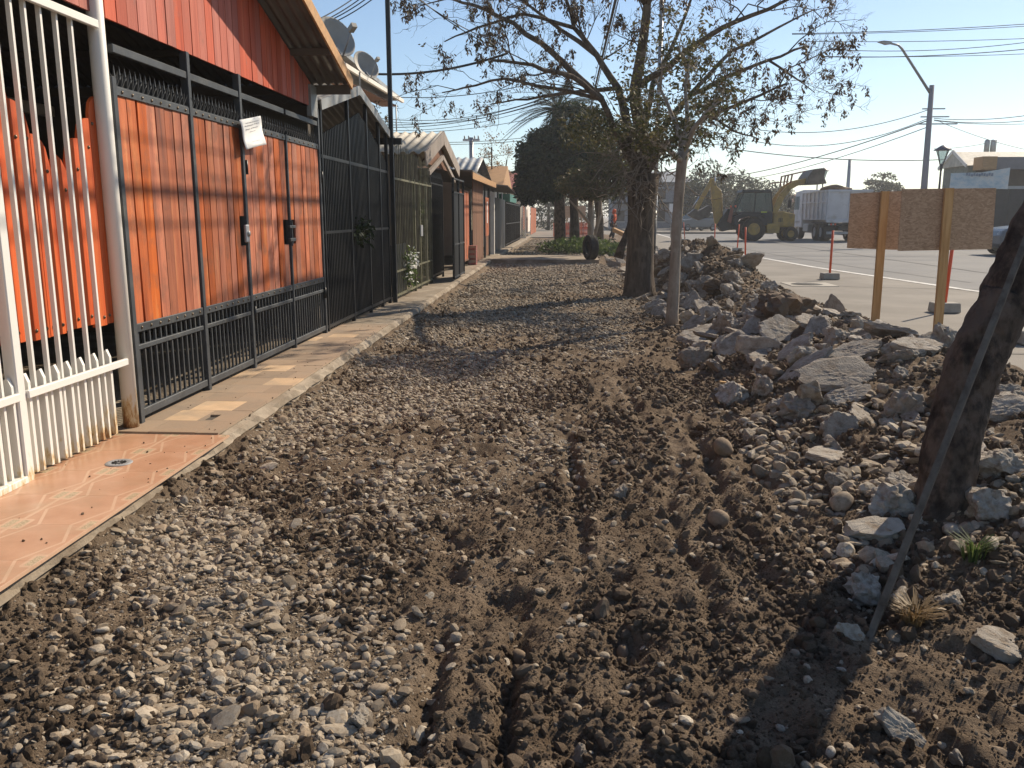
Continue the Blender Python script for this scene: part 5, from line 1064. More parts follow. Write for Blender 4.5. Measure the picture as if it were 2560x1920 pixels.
tuft('grass_tuft', 'small green grass tuft at the right foot of the leaning trunk', on_ground(2432, 1395), 80, .14, M['leaf_bright'])
tuft('dry_grass_tuft', 'dry brown root tuft right of the stake foot', on_ground(2285, 1560), 150, .13, M['straw'], .8)
# plants behind the near fences
fl = thing('flowering_bush', 'white-flowered bush poking through the olive fence', 'plant', (-2.9, 15.9, .15))
leafobj('leaves', [leaves(blob((-2.92, 16.0, .62), (.16, .45, .42), 500, 21, 0, .4, 3), .07, .5, 0, 1)], M['leaf_bright'], fl); leafobj('flowers', [leaves(blob((-2.86, 16.0, .7), (.15, .45, .4), 110, 22, 0, .45, 3), .06, .9, 0, 2)], M['petal'], fl)
pp = thing('potted_plant', 'leafy plant hanging in a tan pot on the black fence', 'plant', (-2.9, 12.1, 1.0))
MB().lathe([(.001, 0), (.08, 0), (.12, .14), (.11, .145), (.10, .12), (.001, .12)], (-3.12, 12.3, .98), 'z', 16).build('pot', mat('tan_pot', (.42, .30, .12), .7), pp); leafobj('leaves', [leaves(blob((-2.98, 12.35, 1.4), (.20, .35, .25), 300, 31, 0, .3, 4), .10, .35, .3, 3)], M['leaf_dark'], pp)
sb2 = thing('shrub', 'green shrub growing just inside the black tube fence', 'plant', (-3.3, 11.3, .1)); leafobj('leaves', [leaves(blob((-3.3, 11.3, .95), (.22, .6, .55), 1500, 41, 0, .42, 3), .10, .3, .2, 5)], M['leaf_bright'], sb2)
sb3 = thing('shrub', 'leafy shrub inside the black spiked gate', 'plant', (-3.3, 20, .1)); leafobj('leaves', [leaves(blob((-3.35, 20.0, 1.1), (.25, .8, .9), 1800, 42, 0, .42, 2), .11, .6, .2, 6)], M['leaf_bright'], sb3)
# bare saplings over the far roofs
for i, (x, y, Y_) in enumerate(((1062, 318, 46), (1095, 345, 52))):
    sp_ = thing('sapling', ['thin yellowing sapling beside the far utility pole', 'thin sapling over the roofs left of the evergreen'][i], 'tree', tuple(Vector((aD(x, y, Y=Y_).x, Y_, 0)))); q_ = aD(x, y, Y=Y_); s_ = MB(); tt = []; pl = wiggle((q_.x, Y_, 0), q_, 6, .03); s_.tube(pl, .04, 5, False); sub(s_, pl[3:], .02, 2, tt, .9, .7, .6, 6); s_.build('stems', M['twig'], sp_)
    leafobj('crown', [leaves(np.array(t[-1]) + g_.normal(0, .1, (8, 3)), .12, .5, 0, k) for k, t in enumerate(tt)], M['straw'], sp_)
# far trees across the road and at the end of the path
far = [(1530, 400, 92, 2.6, 2.6), (1580, 410, 96, 3.2, 2.4), (1635, 425, 100, 3.0, 2.2), (1500, 425, 88, 2.0, 1.8), (1680, 432, 105, 2.4, 1.8), (1905, 400, 110, 2.2, 1.6)]
nm = ['taller grey-green tree behind the backhoe boom', 'loose-crowned tree behind the backhoe cab', 'open tree right of the cab behind the loader arm', 'small tree left of the backhoe boom', 'low tree behind the raised bucket', 'distant round tree behind the street lamp']
for i, (x, y, Y_, rx, rz) in enumerate(far):
    c_ = cD(x, y, Y_); dense('far_tree', nm[i], (c_[0], Y_, .1), [([(c_[0], Y_, .1), (c_[0] + .2, Y_, c_[2] * .5), c_], [.25, .2, .12])], [(c_, (rx, rx, rz), 3200, .46, .55), ((c_[0] + rx * .5, Y_, c_[2] - rz * .4), (rx * .7, rx * .7, rz * .6), 1400, .46, .55)], M['leaf_grey'], .34, twigs=30)
for i, (x, y, Y_, rx, rz) in enumerate(((1185, 445, 95, 2.6, 2.4), (1240, 450, 110, 3.4, 2.6), (1330, 440, 120, 3.5, 2.2))):
    c_ = cD(x, y, Y_); dense('end_tree', ['brownish thin tree at the far left end of the path', 'grey tree closing the far end of the path', 'distant tree past the person in orange'][i], (c_[0], Y_, .1), [([(c_[0], Y_, .1), c_], [.22, .12])], [(c_, (rx, rx, rz), 3000, .46, .5)], M['leaf_grey'], .34, twigs=40)
# ------------------------------------------------------------------ road side: delineators, sign boards
RZ0 = .117
M['orange_paint'] = mat('orange_plastic', (.72, .10, .035), .5, .1, 4, rnd=.06, dirt=(.45, .12, .06), dscale=8, dlo=.55, dhi=.75)
dl = [(1703, 604, 1701, 555, 'farthest pair of orange delineator posts, left one, by the thin trunk'), (1712, 604, 1709, 556, 'farthest pair of orange delineator posts, right one'), (1786, 617, 1788, 559, 'orange delineator post before the backhoe rear arm'), (1843, 628, 1848, 560.6, 'tilted orange delineator post before the big rear wheel'), (1862.6, 654, 1864, 567.6, 'orange delineator post nearest the rubble, right of the tilted one'), (2073.6, 698, 2082.6, 576, 'orange delineator post left of the board signs'), (2360, 780, 2388, 560, 'orange delineator post half hidden behind the right board sign')]
for x, y, xt, yt, lab in dl:
    b0 = at(x, y, z=RZ0); t = thing('delineator_post', lab, 'traffic post', b0, 'orange delineator posts on concrete feet')
    s = 1.0; a = random.uniform(-.2, .2); c_, s_ = math.cos(a), math.sin(a)
    def rr(px, py): return b0 + Vector((px * c_ - py * s_, px * s_ + py * c_, 0))
    q_ = [rr(-.2, -.15), rr(.2, -.15), rr(.2, .15), rr(-.2, .15)]
    MB().add([(*p.xy, RZ0) for p in q_] + [(*(p * .94 + b0 * .06).xy, RZ0 + .15) for p in q_], [(0, 3, 2, 1), (4, 5, 6, 7), (0, 1, 5, 4), (1, 2, 6, 5), (2, 3, 7, 6), (3, 0, 4, 7)]).build('concrete_foot', M['cast'], t, .012)
    tp = at(xt, yt, Y=b0.y); tp.z = min(max(tp.z, 1.1), 1.35)
    MB().tube([b0 + Vector((0, 0, .13)), tp], .027, 10).build('post', M['orange_paint'], t)
for lab, cs, Y_, pa, pb in (('left smaller-looking strand-board sign on one timber post, seen from behind', [(2126.6, 483.8), (2262, 477), (2250, 625), (2118, 620)], 12.0, (2213, 478), (2187, 815)), ('right strand-board sign overlapping the other, seen from behind', [(2255.4, 472.6), (2491, 470), (2479.4, 623), (2245, 627.4)], 11.0, (2373, 470), (2341, 866))):
    b0 = at(*pb, Y=Y_); t = thing('board_sign', lab, 'sign', (b0.x, b0.y, .1))
    MB().poly([at(x, y, Y=Y_ + .05) for x, y in cs], (0, .014, 0)).build('board', M['osb'], t)
    MB().beam(at(*pb, Y=Y_) - Vector((0, 0, .15)), at(*pa, Y=Y_ + .01), .105, .05, (0, 1, 0)).build('post', M['timber'], t, .004)
tag(MB().box((5.35, 10.2, RZ0), (6.6, 10.5, RZ0 + .16)).build('concrete_beam', M['cast'], bevel=.015), 'pale concrete beam on the road edge right of the leaning trunk', 'beam')
p = at(2040, 705, z=RZ0); mh = thing('manhole_cover', 'round dusty manhole cover with pale concrete collar beside the delineator', 'manhole', (p.x - .4, p.y - .7, RZ0))
MB().lathe([(.001, .012), (.3, .012), (.31, .006), (.34, .006), (.34, .001)], (p.x - .4, p.y - .7, RZ0), 'z', 28).build('cover', M['rubber'], mh); MB().box((p.x - .85, p.y - 1.2, RZ0 - .02), (p.x + .15, p.y - .2, RZ0 + .004)).build('collar', M['cast'], mh)
# ------------------------------------------------------------------ backhoe loader
M['cat_yellow'] = mat('dusty_machine_yellow', (.42, .265, .07), .6, .15, 4, rnd=.06, dirt=(.29, .195, .085), dscale=3, dlo=.45, dhi=.7)
M['mach_dark'] = mat('machine_black', (.028, .030, .032), .55, .2, 4)
M['mach_red'] = mat('link_red', (.26, .10, .07), .6, .2, 4)
M['cabglass'] = glassmat('cab_glass', (.16, .20, .21), .08, .3)
M['steel_bright'] = mat('chrome_rod', (.6, .62, .65), .25, .05, 4, metal=.9)
M['bucket'] = mat('worn_bucket', (.12, .10, .08), .6, .3, 4, metal=.3)
def V2(px, py): return ((px - 840) / 201, (1090 - py) / 201)
bh = thing('backhoe_loader', 'yellow and black backhoe loader tipping its bucket into the white truck', 'backhoe loader', (11.35, 54, RZ0), local=True)
def prof(name, pts, y0, y1, m, bev=.02, par=bh): return MB().poly([(V2(*p)[0], y0, V2(*p)[1]) for p in pts], (0, y1 - y0, 0)).build(name, m, par, bev)
def wheel(par, name, c, r, w, hub, m_h, lug=True, n=28):
    x, y, z = c; rim = r * hub
    o_ = MB().lathe([(rim, -w / 2 + .03), (rim * 1.08, -w / 2), (r * .9, -w / 2), (r, -w / 2 + .06), (r, w / 2 - .06), (r * .9, w / 2), (rim * 1.08, w / 2), (rim, w / 2 - .03)], (x, y, z), 'y', n).build(name, M['rubber'], par)
    MB().lathe([(.001, -w / 2 + .06), (rim * .4, -w / 2 + .05), (rim * .75, -w / 2 + .10), (rim, -w / 2 + .02), (rim, w / 2 - .02), (rim * .75, w / 2 - .10), (rim * .4, w / 2 - .05), (.001, w / 2 - .06)], (x, y, z), 'y', 20).build('rim', m_h, o_)
    if lug:
        l_ = MB()
        for k in range(22):
            a = k * 2 * math.pi / 22
            for s_ in (-1, 1):
                aa = a + (.14 if s_ > 0 else 0); l_.beam(Vector((x + math.cos(aa) * r, y, z + math.sin(aa) * r)), Vector((x + math.cos(aa + .18) * r * .97, y + s_ * w * .48, z + math.sin(aa + .18) * r * .97)), .05, .04, Vector((math.cos(aa), 0, math.sin(aa))))
        l_.build('tread', M['rubber'], o_)
    return o_
for s_ in (-.82, .82):
    wheel(bh, 'rear_wheel', (0, s_, .70), .70, .48, .52, M['cat_yellow']); wheel(bh, 'front_wheel', (2.24, s_ * .95, .42), .42, .34, .5, M['cat_yellow'])
prof('chassis', [(560, 960), (1340, 940), (1340, 860), (560, 860)], -.42, .42, M['mach_dark'])
prof('hood', [(1085, 740), (1200, 735), (1345, 765), (1345, 925), (1000, 925), (1000, 885), (1085, 880)], -.55, .55, M['cat_yellow'], .05)
vn_ = MB()
for k in range(3): x0 = V2(1150 + k * 18, 0)[0]; vn_.box((x0, -.556, 1.12), (x0 + .05, -.551, 1.36))
vn_.build('hood_vents', M['mach_dark'], bh)
prof('side_tank', [(990, 885), (1150, 885), (1150, 995), (1000, 995)], -.95, -.45, M['cat_yellow'], .03)
prof('side_tank', [(990, 885), (1150, 885), (1150, 995), (1000, 995)], .45, .95, M['cat_yellow'], .03)
for y0, y1 in ((-1.05, -.55), (.55, 1.05)): prof('fender', [(590, 900), (600, 800), (690, 765), (900, 770), (985, 850), (1000, 900), (960, 900), (930, 850), (860, 800), (760, 795), (660, 830), (630, 900)], y0, y1, M['mach_dark'], .02)
prof('cab_base', [(620, 740), (1065, 740), (1065, 880), (990, 880), (960, 780), (640, 780)], -.75, .75, M['mach_dark'])
for y0 in (-.78, .72):
    for a, b_ in (((612, 742), (708, 512)), ((842, 742), (848, 512)), ((1062, 742), (1030, 512))): MB().beam((V2(*a)[0], y0 + .03, V2(*a)[1]), (V2(*b_)[0], y0 + .03, V2(*b_)[1]), .06, .09, (0, 1, 0)).build('cab_pillar', M['mach_dark'], bh)
prof('cab_roof', [(675, 515), (690, 482), (1030, 480), (1045, 515)], -.82, .82, M['mach_dark'], .03)
for y0 in (-.755, .745): prof('side_glass', [(625, 738), (712, 518), (1028, 518), (1058, 738)], y0, y0 + .01, M['cabglass'], 0)
MB().poly([(V2(1062, 738)[0], -.74, V2(1062, 738)[1]), (V2(1062, 738)[0], .74, V2(1062, 738)[1]), (V2(1032, 518)[0], .74, V2(1032, 518)[1]), (V2(1032, 518)[0], -.74, V2(1032, 518)[1])], (.01, 0, 0)).build('windscreen', M['cabglass'], bh)
MB().box((V2(730, 0)[0], -.3, 1.75), (V2(820, 0)[0], .3, 2.3)).build('seat', M['mach_dark'], bh); MB().tube([(V2(960, 0)[0], 0, 1.75), (V2(930, 0)[0], 0, 2.05)], .03, 6).build('steering_column', M['mach_dark'], bh)
MB().box((V2(925, 0)[0], -.765, 1.69), (V2(995, 0)[0], -.76, 1.74)).build('reflective_strip', mat('hi_vis_yellow', (.7, .75, .1), .5), bh)
def arm(name, pts, w, th, ys_, m):
    for y0 in ys_:
        for i in range(len(pts) - 1):
            a, b_ = V2(*pts[i]), V2(*pts[i + 1]); MB().beam((a[0], y0, a[1]), (b_[0], y0, b_[1]), th, w, (0, 0, 1) if abs(a[0] - b_[0]) > .1 else (1, 0, 0)).build(name, m, bh, .015)
arm('loader_arm', [(1085, 760), (1165, 560), (1245, 460)], .36, .14, (-.6, .6), M['cat_yellow']); arm('loader_arm', [(1225, 470), (1330, 405), (1470, 370)], .32, .14, (-.6, .6), M['cat_yellow'])
arm('tilt_link', [(1195, 318), (1440, 262)], .07, .08, (-.45, .45), M['mach_red']); arm('tilt_post', [(1190, 430), (1205, 310)], .09, .08, (-.45, .45), M['mach_red']); arm('tilt_post', [(1270, 400), (1285, 300)], .09, .08, (-.45, .45), M['mach_red']); arm('tilt_rod', [(1075, 400), (1250, 380)], .05, .05, (-.45, .45), M['mach_red'])
prof('loader_bucket', [(1425, 420), (1665, 412), (1630, 335), (1648, 245), (1600, 232), (1500, 244), (1440, 330)], -1.1, 1.1, M['bucket'], .03)
prof('boom', [(330, 400), (375, 320), (400, 430), (462, 490), (492, 800), (540, 900), (410, 935), (350, 600)], -.16, .16, M['cat_yellow'], .03)
arm('dipper', [(352, 345), (250, 540), (165, 715)], .26, .22, (0,), M['cat_yellow']); MB().tube([(V2(200, 560)[0], -.02, V2(200, 560)[1]), (V2(120, 690)[0], -.02, V2(120, 690)[1])], .035, 8).build('hydraulic_rod', M['steel_bright'], bh)
MB().tube([(V2(375, 320)[0], -.2, V2(375, 320)[1]), (V2(378, 430)[0], -.2, V2(378, 430)[1])], .03, 8).build('hydraulic_rod', M['steel_bright'], bh); MB().tube([(V2(462, 520)[0], -.2, V2(462, 520)[1]), (V2(480, 780)[0], -.2, V2(480, 780)[1])], .035, 8).build('hydraulic_cylinder', M['cat_yellow'], bh)
prof('backhoe_bucket', [(55, 775), (150, 700), (190, 730), (320, 655), (345, 700), (320, 800), (200, 845), (125, 815)], -.35, .35, M['bucket'], .03)
prof('swing_frame', [(420, 900), (540, 700), (600, 720), (610, 950), (480, 980)], -.45, .45, M['mach_dark'], .03)
prof('stabiliser', [(520, 860), (560, 690), (590, 690), (570, 880)], -.9, -.8, M['mach_red']); prof('stabiliser', [(520, 860), (560, 690), (590, 690), (570, 880)], .8, .9, M['mach_red'])
for k in range(2): MB().box((V2(610, 0)[0], -.8 + k * 1.5, 2.0), (V2(625, 0)[0], -.7 + k * 1.5, 2.12)).build('tail_lamp', M['orange_paint'], bh)
# ------------------------------------------------------------------ dump truck (tail towards the camera)
M['truck_white'] = mat('dusty_white_paint', (.62, .61, .62), .5, .08, 2, rnd=.03, dirt=(.40, .36, .32), dscale=1.6, dlo=.5, dhi=.75)
tk_ = thing('dump_truck', 'dusty white tipper truck being loaded, seen from its rear corner', 'truck', (16.55, 52, RZ0), local=True)
def tb_(name, a, b_, m, bev=.02, par=None): return MB().box(a, b_).build(name, m, par or tk_, bev)
tb_('chassis', (-.45, .2, .62), (.45, 7.6, .9), M['mach_dark'])
bx = MB(); bx.add([(-1.2, .1, 1.25), (1.2, .1, 1.25), (1.2, 5.3, 1.25), (-1.2, 5.3, 1.25), (-1.25, -.1, 2.95), (1.25, -.1, 2.95), (1.25, 5.4, 2.95), (-1.25, 5.4, 2.95)], [(0, 3, 2, 1), (0, 1, 5, 4), (1, 2, 6, 5), (2, 3, 7, 6), (3, 0, 4, 7)])
bo = bx.build('tipper_body', M['truck_white'], tk_); sd_ = bo.modifiers.new('t', 'SOLIDIFY'); sd_.thickness = .06
for k in range(7): MB().beam((-1.235 - .02, .15 + k * .86, 1.3), (-1.285, .02 + k * .87, 2.9), .09, .08, (0, 1, 0)).build('side_rib', M['truck_white'], tk_)
tb_('side_rail', (-1.33, -.1, 2.88), (-1.24, 5.4, 2.98), M['truck_white']); tb_('side_rail', (-1.31, 0, 2.25), (-1.25, 5.4, 2.33), M['truck_white'])
tb_('tail_frame', (-1.28, -.17, 2.86), (1.28, -.11, 2.99), M['truck_white'])
for x_ in (-1.25, -.03, 1.19): MB().add([(x_, .03, 1.2), (x_ + .07, .03, 1.2), (x_ + .07, .1, 1.2), (x_, .1, 1.2), (x_, -.17, 2.95), (x_ + .07, -.17, 2.95), (x_ + .07, -.1, 2.95), (x_, -.1, 2.95)], [(0, 3, 2, 1), (4, 5, 6, 7), (0, 1, 5, 4), (1, 2, 6, 5), (2, 3, 7, 6), (3, 0, 4, 7)]).build('tail_post', M['truck_white'], tk_)
tb_('tail_sill', (-1.25, -.02, 1.1), (1.25, .08, 1.26), M['truck_white'])
ld = rock('soil_load', (2.2, 4.6, 1.1), 14, M['earthy'], 3, .15, 812, fine=.04, smooth=True); inst(ld, 'load', (0, 2.7, 2.85), tk_)
tb_('light_bar', (-1.15, .1, .92), (1.15, .16, 1.08), M['mach_dark'])
for k, x_ in enumerate((-1.05, -.93, -.81, -.69, .69, .81, .93, 1.05)): tb_('tail_lamp', (x_ - .045, .06, .95), (x_ + .045, .1, 1.05), M['orange_paint'] if k % 2 else M['galv'], .01)
tb_('under_bumper', (-1.1, .3, .42), (1.1, .38, .58), M['galv']); tb_('mud_flap', (-1.2, 1.55 - 1.1, .2), (-.6, .47, .95), M['mach_dark']); tb_('mud_flap', (.6, .45, .2), (1.2, .47, .95), M['mach_dark'])
for y_ in (1.2, 2.5, 6.6):
    for s_ in (-1, 1): wheel(tk_, 'wheel', (0, 0, 0), .52, .34 if y_ > 6 else .55, .55, M['galv'], False, 24)
    # orient: wheels are built about the y axis, so turn them
wk_ = [o for o in ALLOBJ if o.parent == tk_ and o.name.startswith('wheel')]
for o, (x_, y_) in zip(wk_, [(s_ * .95, y_) for y_ in (1.2, 2.5, 6.6) for s_ in (-1, 1)]): o.location = (x_, y_, .52); o.rotation_euler = (0, 0, math.pi / 2)
for s_ in (-1, 1): tb_('mudguard', (s_ * .95 - .3, .55, 1.06), (s_ * .95 + .3, 3.15, 1.1), M['mach_dark'])
cb = MB().poly([(-1.2, 5.6, .75), (-1.2, 7.55, .75), (-1.2, 7.6, 1.9), (-1.2, 7.35, 3.05), (-1.2, 5.65, 3.15)], (2.4, 0, 0)).build('cab', M['truck_white'], tk_, .06)
for s_ in (-1.205, 1.195): MB().poly([(s_, 6.3, 1.9), (s_, 7.45, 1.9), (s_, 7.28, 2.75), (s_, 6.3, 2.75)], (.012, 0, 0)).build('side_window', M['cabglass'], cb)
MB().poly([(-1.0, 7.615, 1.95), (1.0, 7.615, 1.95), (1.0, 7.40, 2.9), (-1.0, 7.40, 2.9)], (0, .02, 0)).build('windscreen', M['cabglass'], cb)
for s_ in (-1, 1):
    MB().tube([(s_ * 1.2, 7.5, 2.75), (s_ * 1.5, 7.7, 2.7), (s_ * 1.5, 7.7, 2.0)], .02, 6).build('mirror_arm', M['mach_dark'], tk_); tb_('mirror', (s_ * 1.5 - .13, 7.62, 2.0), (s_ * 1.5 + .13, 7.7, 2.55), M['mach_dark'])
    tb_('wheel_arch', (s_ * 1.0 - .2, 6.0, 1.05), (s_ * 1.0 + .2, 7.2, 1.15), M['truck_white'])
tb_('fuel_tank', (-1.2, 4.0, .5), (-.6, 5.2, 1.0), M['galv'], .05)
# ------------------------------------------------------------------ car behind the leaning trunk
M['car_paint'] = mat('grey_blue_paint', (.10, .125, .15), .22, .05, 3, rnd=.02, spec=.6)
car = thing('parked_car', 'dark grey-blue SUV mostly hidden behind the leaning trunk', 'car', (17.35, 34.4, RZ0), local=True)
cpf = [(-1.0, .35), (-1.02, .75), (-.9, 1.0), (.15, 1.12), (.95, 1.66), (2.5, 1.70), (3.3, 1.15), (3.4, .8), (3.35, .35)]
lo_ = [(x_, z_) for x_, z_ in cpf if z_ < 1.2]
MB().poly([(x_, -.9, z_) for x_, z_ in [(-1.0, .3), (-1.03, .75), (-.92, 1.0), (.15, 1.13), (3.3, 1.13), (3.42, .8), (3.35, .3)]], (0, 1.8, 0)).build('body', M['car_paint'], car, .08)
MB().poly([(x_, -.76, z_) for x_, z_ in [(.1, 1.12), (.92, 1.64), (1.3, 1.70), (2.5, 1.68), (3.25, 1.12)]], (0, 1.52, 0)).build('cabin', M['car_paint'], car, .06)
for y0 in (-.79, .77):
    for pts in ([(.45, 1.16), (.98, 1.58), (1.5, 1.60), (1.5, 1.16)], [(1.58, 1.16), (1.58, 1.60), (2.4, 1.58), (2.75, 1.16)]): MB().poly([(x_, y0, z_) for x_, z_ in pts], (0, .02, 0)).build('side_window', M['cabglass'], car)
MB().poly([(.12, -.68, 1.17), (.12, .68, 1.17), (.88, .64, 1.64), (.88, -.64, 1.64)], (-.02, 0, .015)).build('windscreen', M['cabglass'], car)
MB().lathe([(.001, -.06), (.08, -.05), (.11, 0), (.08, .05), (.001, .06)], (.35, -1.0, 1.22), 'x', 12).build('mirror', M['car_paint'], car)
for x_ in (-.35, 2.55):
    for y_ in (-.8, .8): wheel(car, 'wheel', (x_, y_, .34), .34, .22, .62, M['galv'], False, 20)
for y_ in (-.65, .65): MB().lathe([(.001, -.03), (.1, -.02), (.12, .02), (.001, .05)], (-.99, y_, .78), 'x', 12).build('headlight', M['galv'], car)
MB().box((-1.05, -.85, .32), (-.98, .85, .45)).build('bumper', M['mach_dark'], car, .02); MB().box((.5, -.905, .95), (.7, -.9, .98)).build('door_handle', M['galv'], car)
# ------------------------------------------------------------------ buildings, lamps and poles across the road
gb = thing('grey_hall', 'low grey building with cream ribbed roof and deep fascia right of the light pole', 'building', (28, 56, .1))
MB().box((25.6, 54.0, 4.35), (46, 55.1, 5.05)).build('fascia', mat('grey_fascia', (.20, .19, .20), .8, .08), gb); MB().box((24.75, 53.9, 4.32), (25.58, 55.1, 5.08)).build('end_panel', M['fascia'], gb)
MB().box((25.0, 55.6, .1), (46, 58, 4.6)).build('wall', M['dark_in'], gb)
MB().poly([(24.3, 55.0, 4.62), (24.3, 58.8, 4.62), (24.3, 56.9, 5.55)], (23, 0, 0)).build('roof', M['zinc_tan'], gb); MB().box((24.5, 55.2, .1), (24.98, 58.6, 4.62)).build('side_wall', mat('green_grey_wall', (.17, .18, .15), .9), gb)
for a in ((54.9, 4.6), (58.9, 4.6)): MB().beam((24.26, a[0], a[1]), (24.26, 56.9, 5.58), .08, .2).build('bargeboard', M['wall_white'], gb)
df = thing('dark_sheet_fence', 'dark sheet metal fence behind the SUV', 'fence', (26, 46, .1))
for k in range(14): MB().box((20.6 + k * 1.0, 46, .1), (21.57 + k * 1.0, 46.05, 2.95)).build('panel', M['mach_dark'], df)
MB().box((20.6, 45.95, 2.95), (34.6, 46.1, 3.1)).build('cap', M['galv'], df); None
bn = thing('banner', 'faded pale blue and white printed banner above the board signs', 'banner', at(2450, 445, Y=45.4))
m, nt, N, L = _new('faded_print'); v = _vec(nt, (1, 1, 1.5)); c = _ramp(nt, _noise(nt, v, 1.6, 5, .7), [(.35, (.30, .42, .50)), (.5, (.48, .55, .58)), (.62, (.62, .62, .60))]); b = N('ShaderNodeBsdfPrincipled'); L(c, b.inputs['Base Color']); b.inputs['Roughness'].default_value = .7; o = N('ShaderNodeOutputMaterial'); L(b.outputs[0], o.inputs[0])
MB().poly([at(2378, 433, Y=45.4), at(2455, 431, Y=45.2), at(2526, 419, Y=45.4), at(2519, 473, Y=45.4), at(2440, 470, Y=45.2), at(2374, 474, Y=45.4)], (0, .03, 0)).build('cloth', m, bn)
for k in range(11): a = at(2415 + k * 6.3, 434 + (k % 3), Y=45.15); MB().box((a.x, 45.14, a.z - .1), (a.x + .10, 45.16, a.z + .04)).build('letter_mark', mat('faded_ink', (.22, .26, .32), .8), bn)
def lantern(name, lab, x, y, Y_, s=1.0):
    c_ = at(x, y, Y=Y_); t = thing(name, lab, 'street lamp', (c_.x, Y_, .1), 'lantern street lamps')
    MB().tube([(c_.x, Y_, .1), (c_.x, Y_, c_.z - 1.1)], [.09, .05], 10).build('post', M['mach_dark'], t)
    MB().lathe([(.001, .3), (.14, .24), (.46, .03), (.47, 0), (.001, .02)], c_, 'z', 16).build('cap', mat('lamp_cap', (.05, .05, .09), .5), t)
    for k in range(4): a = k * math.pi / 2 + .5; MB().beam(c_ + Vector((math.cos(a) * .38, math.sin(a) * .38, 0)), c_ + Vector((math.cos(a) * .09, math.sin(a) * .09, -.8)), .03, .03).build('rib', M['mach_dark'], t)
    MB().lathe([(.34, -.02), (.08, -.75)], c_, 'z', 12).build('glass', glassmat('lamp_glass', (.6, .6, .58), .3, .35), t); MB().lathe([(.001, -.72), (.1, -.74), (.06, -1.1), (.001, -1.12)], c_, 'z', 10).build('socket', M['mach_dark'], t)
lantern('lantern_lamp', 'dark lantern lamp beside the concrete light pole', 2357, 376, 50); lantern('lantern_lamp', 'pale distant lantern lamp above the truck', 2059, 428, 74)
lp_ = thing('light_pole', 'tall grey light pole with long angled lamp arm and cables', 'street light', (19.4, 46, .1)); pb_ = at(2312, 470, Y=46); ptp = at(2330, 213, Y=46)
base = Vector((pb_.x, 46, .1)); MB().tube([base, ptp], [.19, .12], 12).build('shaft', mat('pole_concrete', (.27, .26, .28), .8, .1, 2), lp_)
j = at(2325, 232, Y=46); MB().tube([j, at(2255, 122, Y=45), at(2246, 113, Y=44.8), at(2225, 108, Y=44.6)], [.07, .06, .05, .05], 8).build('arm', M['galv'], lp_); h_ = at(2215, 105, Y=44.5)
MB().poly([at(2198, 103, Y=44.5), at(2218, 110, Y=44.5), at(2232, 108, Y=44.5), at(2228, 103, Y=44.5), at(2210, 101, Y=44.5)], (0, .3, 0)).build('lamp_head', M['galv'], lp_)
for y_, w in ((272, .8), (292, 1.0), (310, 1.4)): q_ = at(2322, y_, Y=46); MB().beam(q_ - Vector((w * .4, 0, 0)), q_ + Vector((w, 0, 0)), .06, .06).build('cross_arm', M['galv'], lp_)
tp_ = thing('transformer_pole', 'pole with a grey cylindrical transformer behind the cream roof', 'pole', (30.6, 62, .1)); q_ = at(2486, 350, Y=62)
MB().tube([(q_.x, 62, .1), (q_.x, 62, q_.z)], .16, 10).build('shaft', M['mach_dark'], tp_)
for k in (-.55, -.15): MB().lathe([(.001, -1.1), (.17, -1.1), (.17, -.1), (.12, 0), (.001, .02)], q_ + Vector((k, -.2, 0)), 'z', 12).build('transformer', M['galv'], tp_)
for i, (x, y, Y_, lab) in enumerate(((2125, 398, 80, 'plain pale pole standing behind the truck body'), (1640, 470, 75, 'grey pole right of the small palm'))): q_ = at(x, y, Y=Y_); tag(MB().tube([(q_.x, Y_, .1), tuple(q_)], [.2, .15], 8).build('plain_pole', M['galv']), lab, 'pole')
sp_ = thing('split_pole', 'grey pole with black painted lower half just right of the big trunk', 'pole', (2.6, 25, .1)); q_ = at(1634, 600, Y=25)
MB().tube([(q_.x, 25, -.1), (q_.x, 25, 1.75)], .066, 12).build('black_base', M['black'], sp_); MB().tube([(q_.x, 25, 1.75), (q_.x + .02, 25, 7.5)], .058, 12).build('grey_shaft', M['galv'], sp_)
wl_ = at(2020, 448, Y=85); tl = thing('small_street_light', 'far thin street light with a short arm left of the pale pole', 'street light', (wl_.x, 85, .1)); MB().tube([(wl_.x + .9, 85, .1), (wl_.x + .9, 85, wl_.z), (wl_.x, 85, wl_.z + .1)], .07, 6).build('pole', M['galv'], tl); MB().box((wl_.x - .5, 84.9, wl_.z), (wl_.x, 85.1, wl_.z + .15)).build('head', M['galv'], tl)
fh = thing('far_villa', 'two-storey grey house behind the person in orange', 'house', (7.5, 100, .1)); a = at(1528, 560, Y=98); MB().box((5.2, 98, .1), (14, 106, 5.2)).build('wall', mat('grey_render', (.26, .26, .27), .9), fh); MB().poly([(4.8, 97.5, 5.2), (14.4, 97.5, 5.2), (12.4, 101, 6.6), (7.0, 101, 6.6)], (0, .2, 0)).build('roof', M['zinc'], fh); MB().poly([(4.8, 97.5, 5.2), (14.4, 97.5, 5.2), (14.4, 106.5, 5.2), (4.8, 106.5, 5.2)], (0, 0, .1)).build('eave', M['zinc'], fh)
for x_ in (5.7, 7.2, 8.7, 10.2):
    for z_ in (1.0, 3.4): w_ = MB().box((x_, 97.96, z_), (x_ + .9, 98.0, z_ + 1.2)).build('window', M['dark_in'], fh); MB().box((x_ - .06, 97.94, z_ - .08), (x_ + .96, 97.99, z_ - .01)).build('sill', M['wall_white'], w_)
MB().box((5.2, 97.2, 2.9), (14, 98, 3.1)).build('balcony', M['mach_dark'], fh)
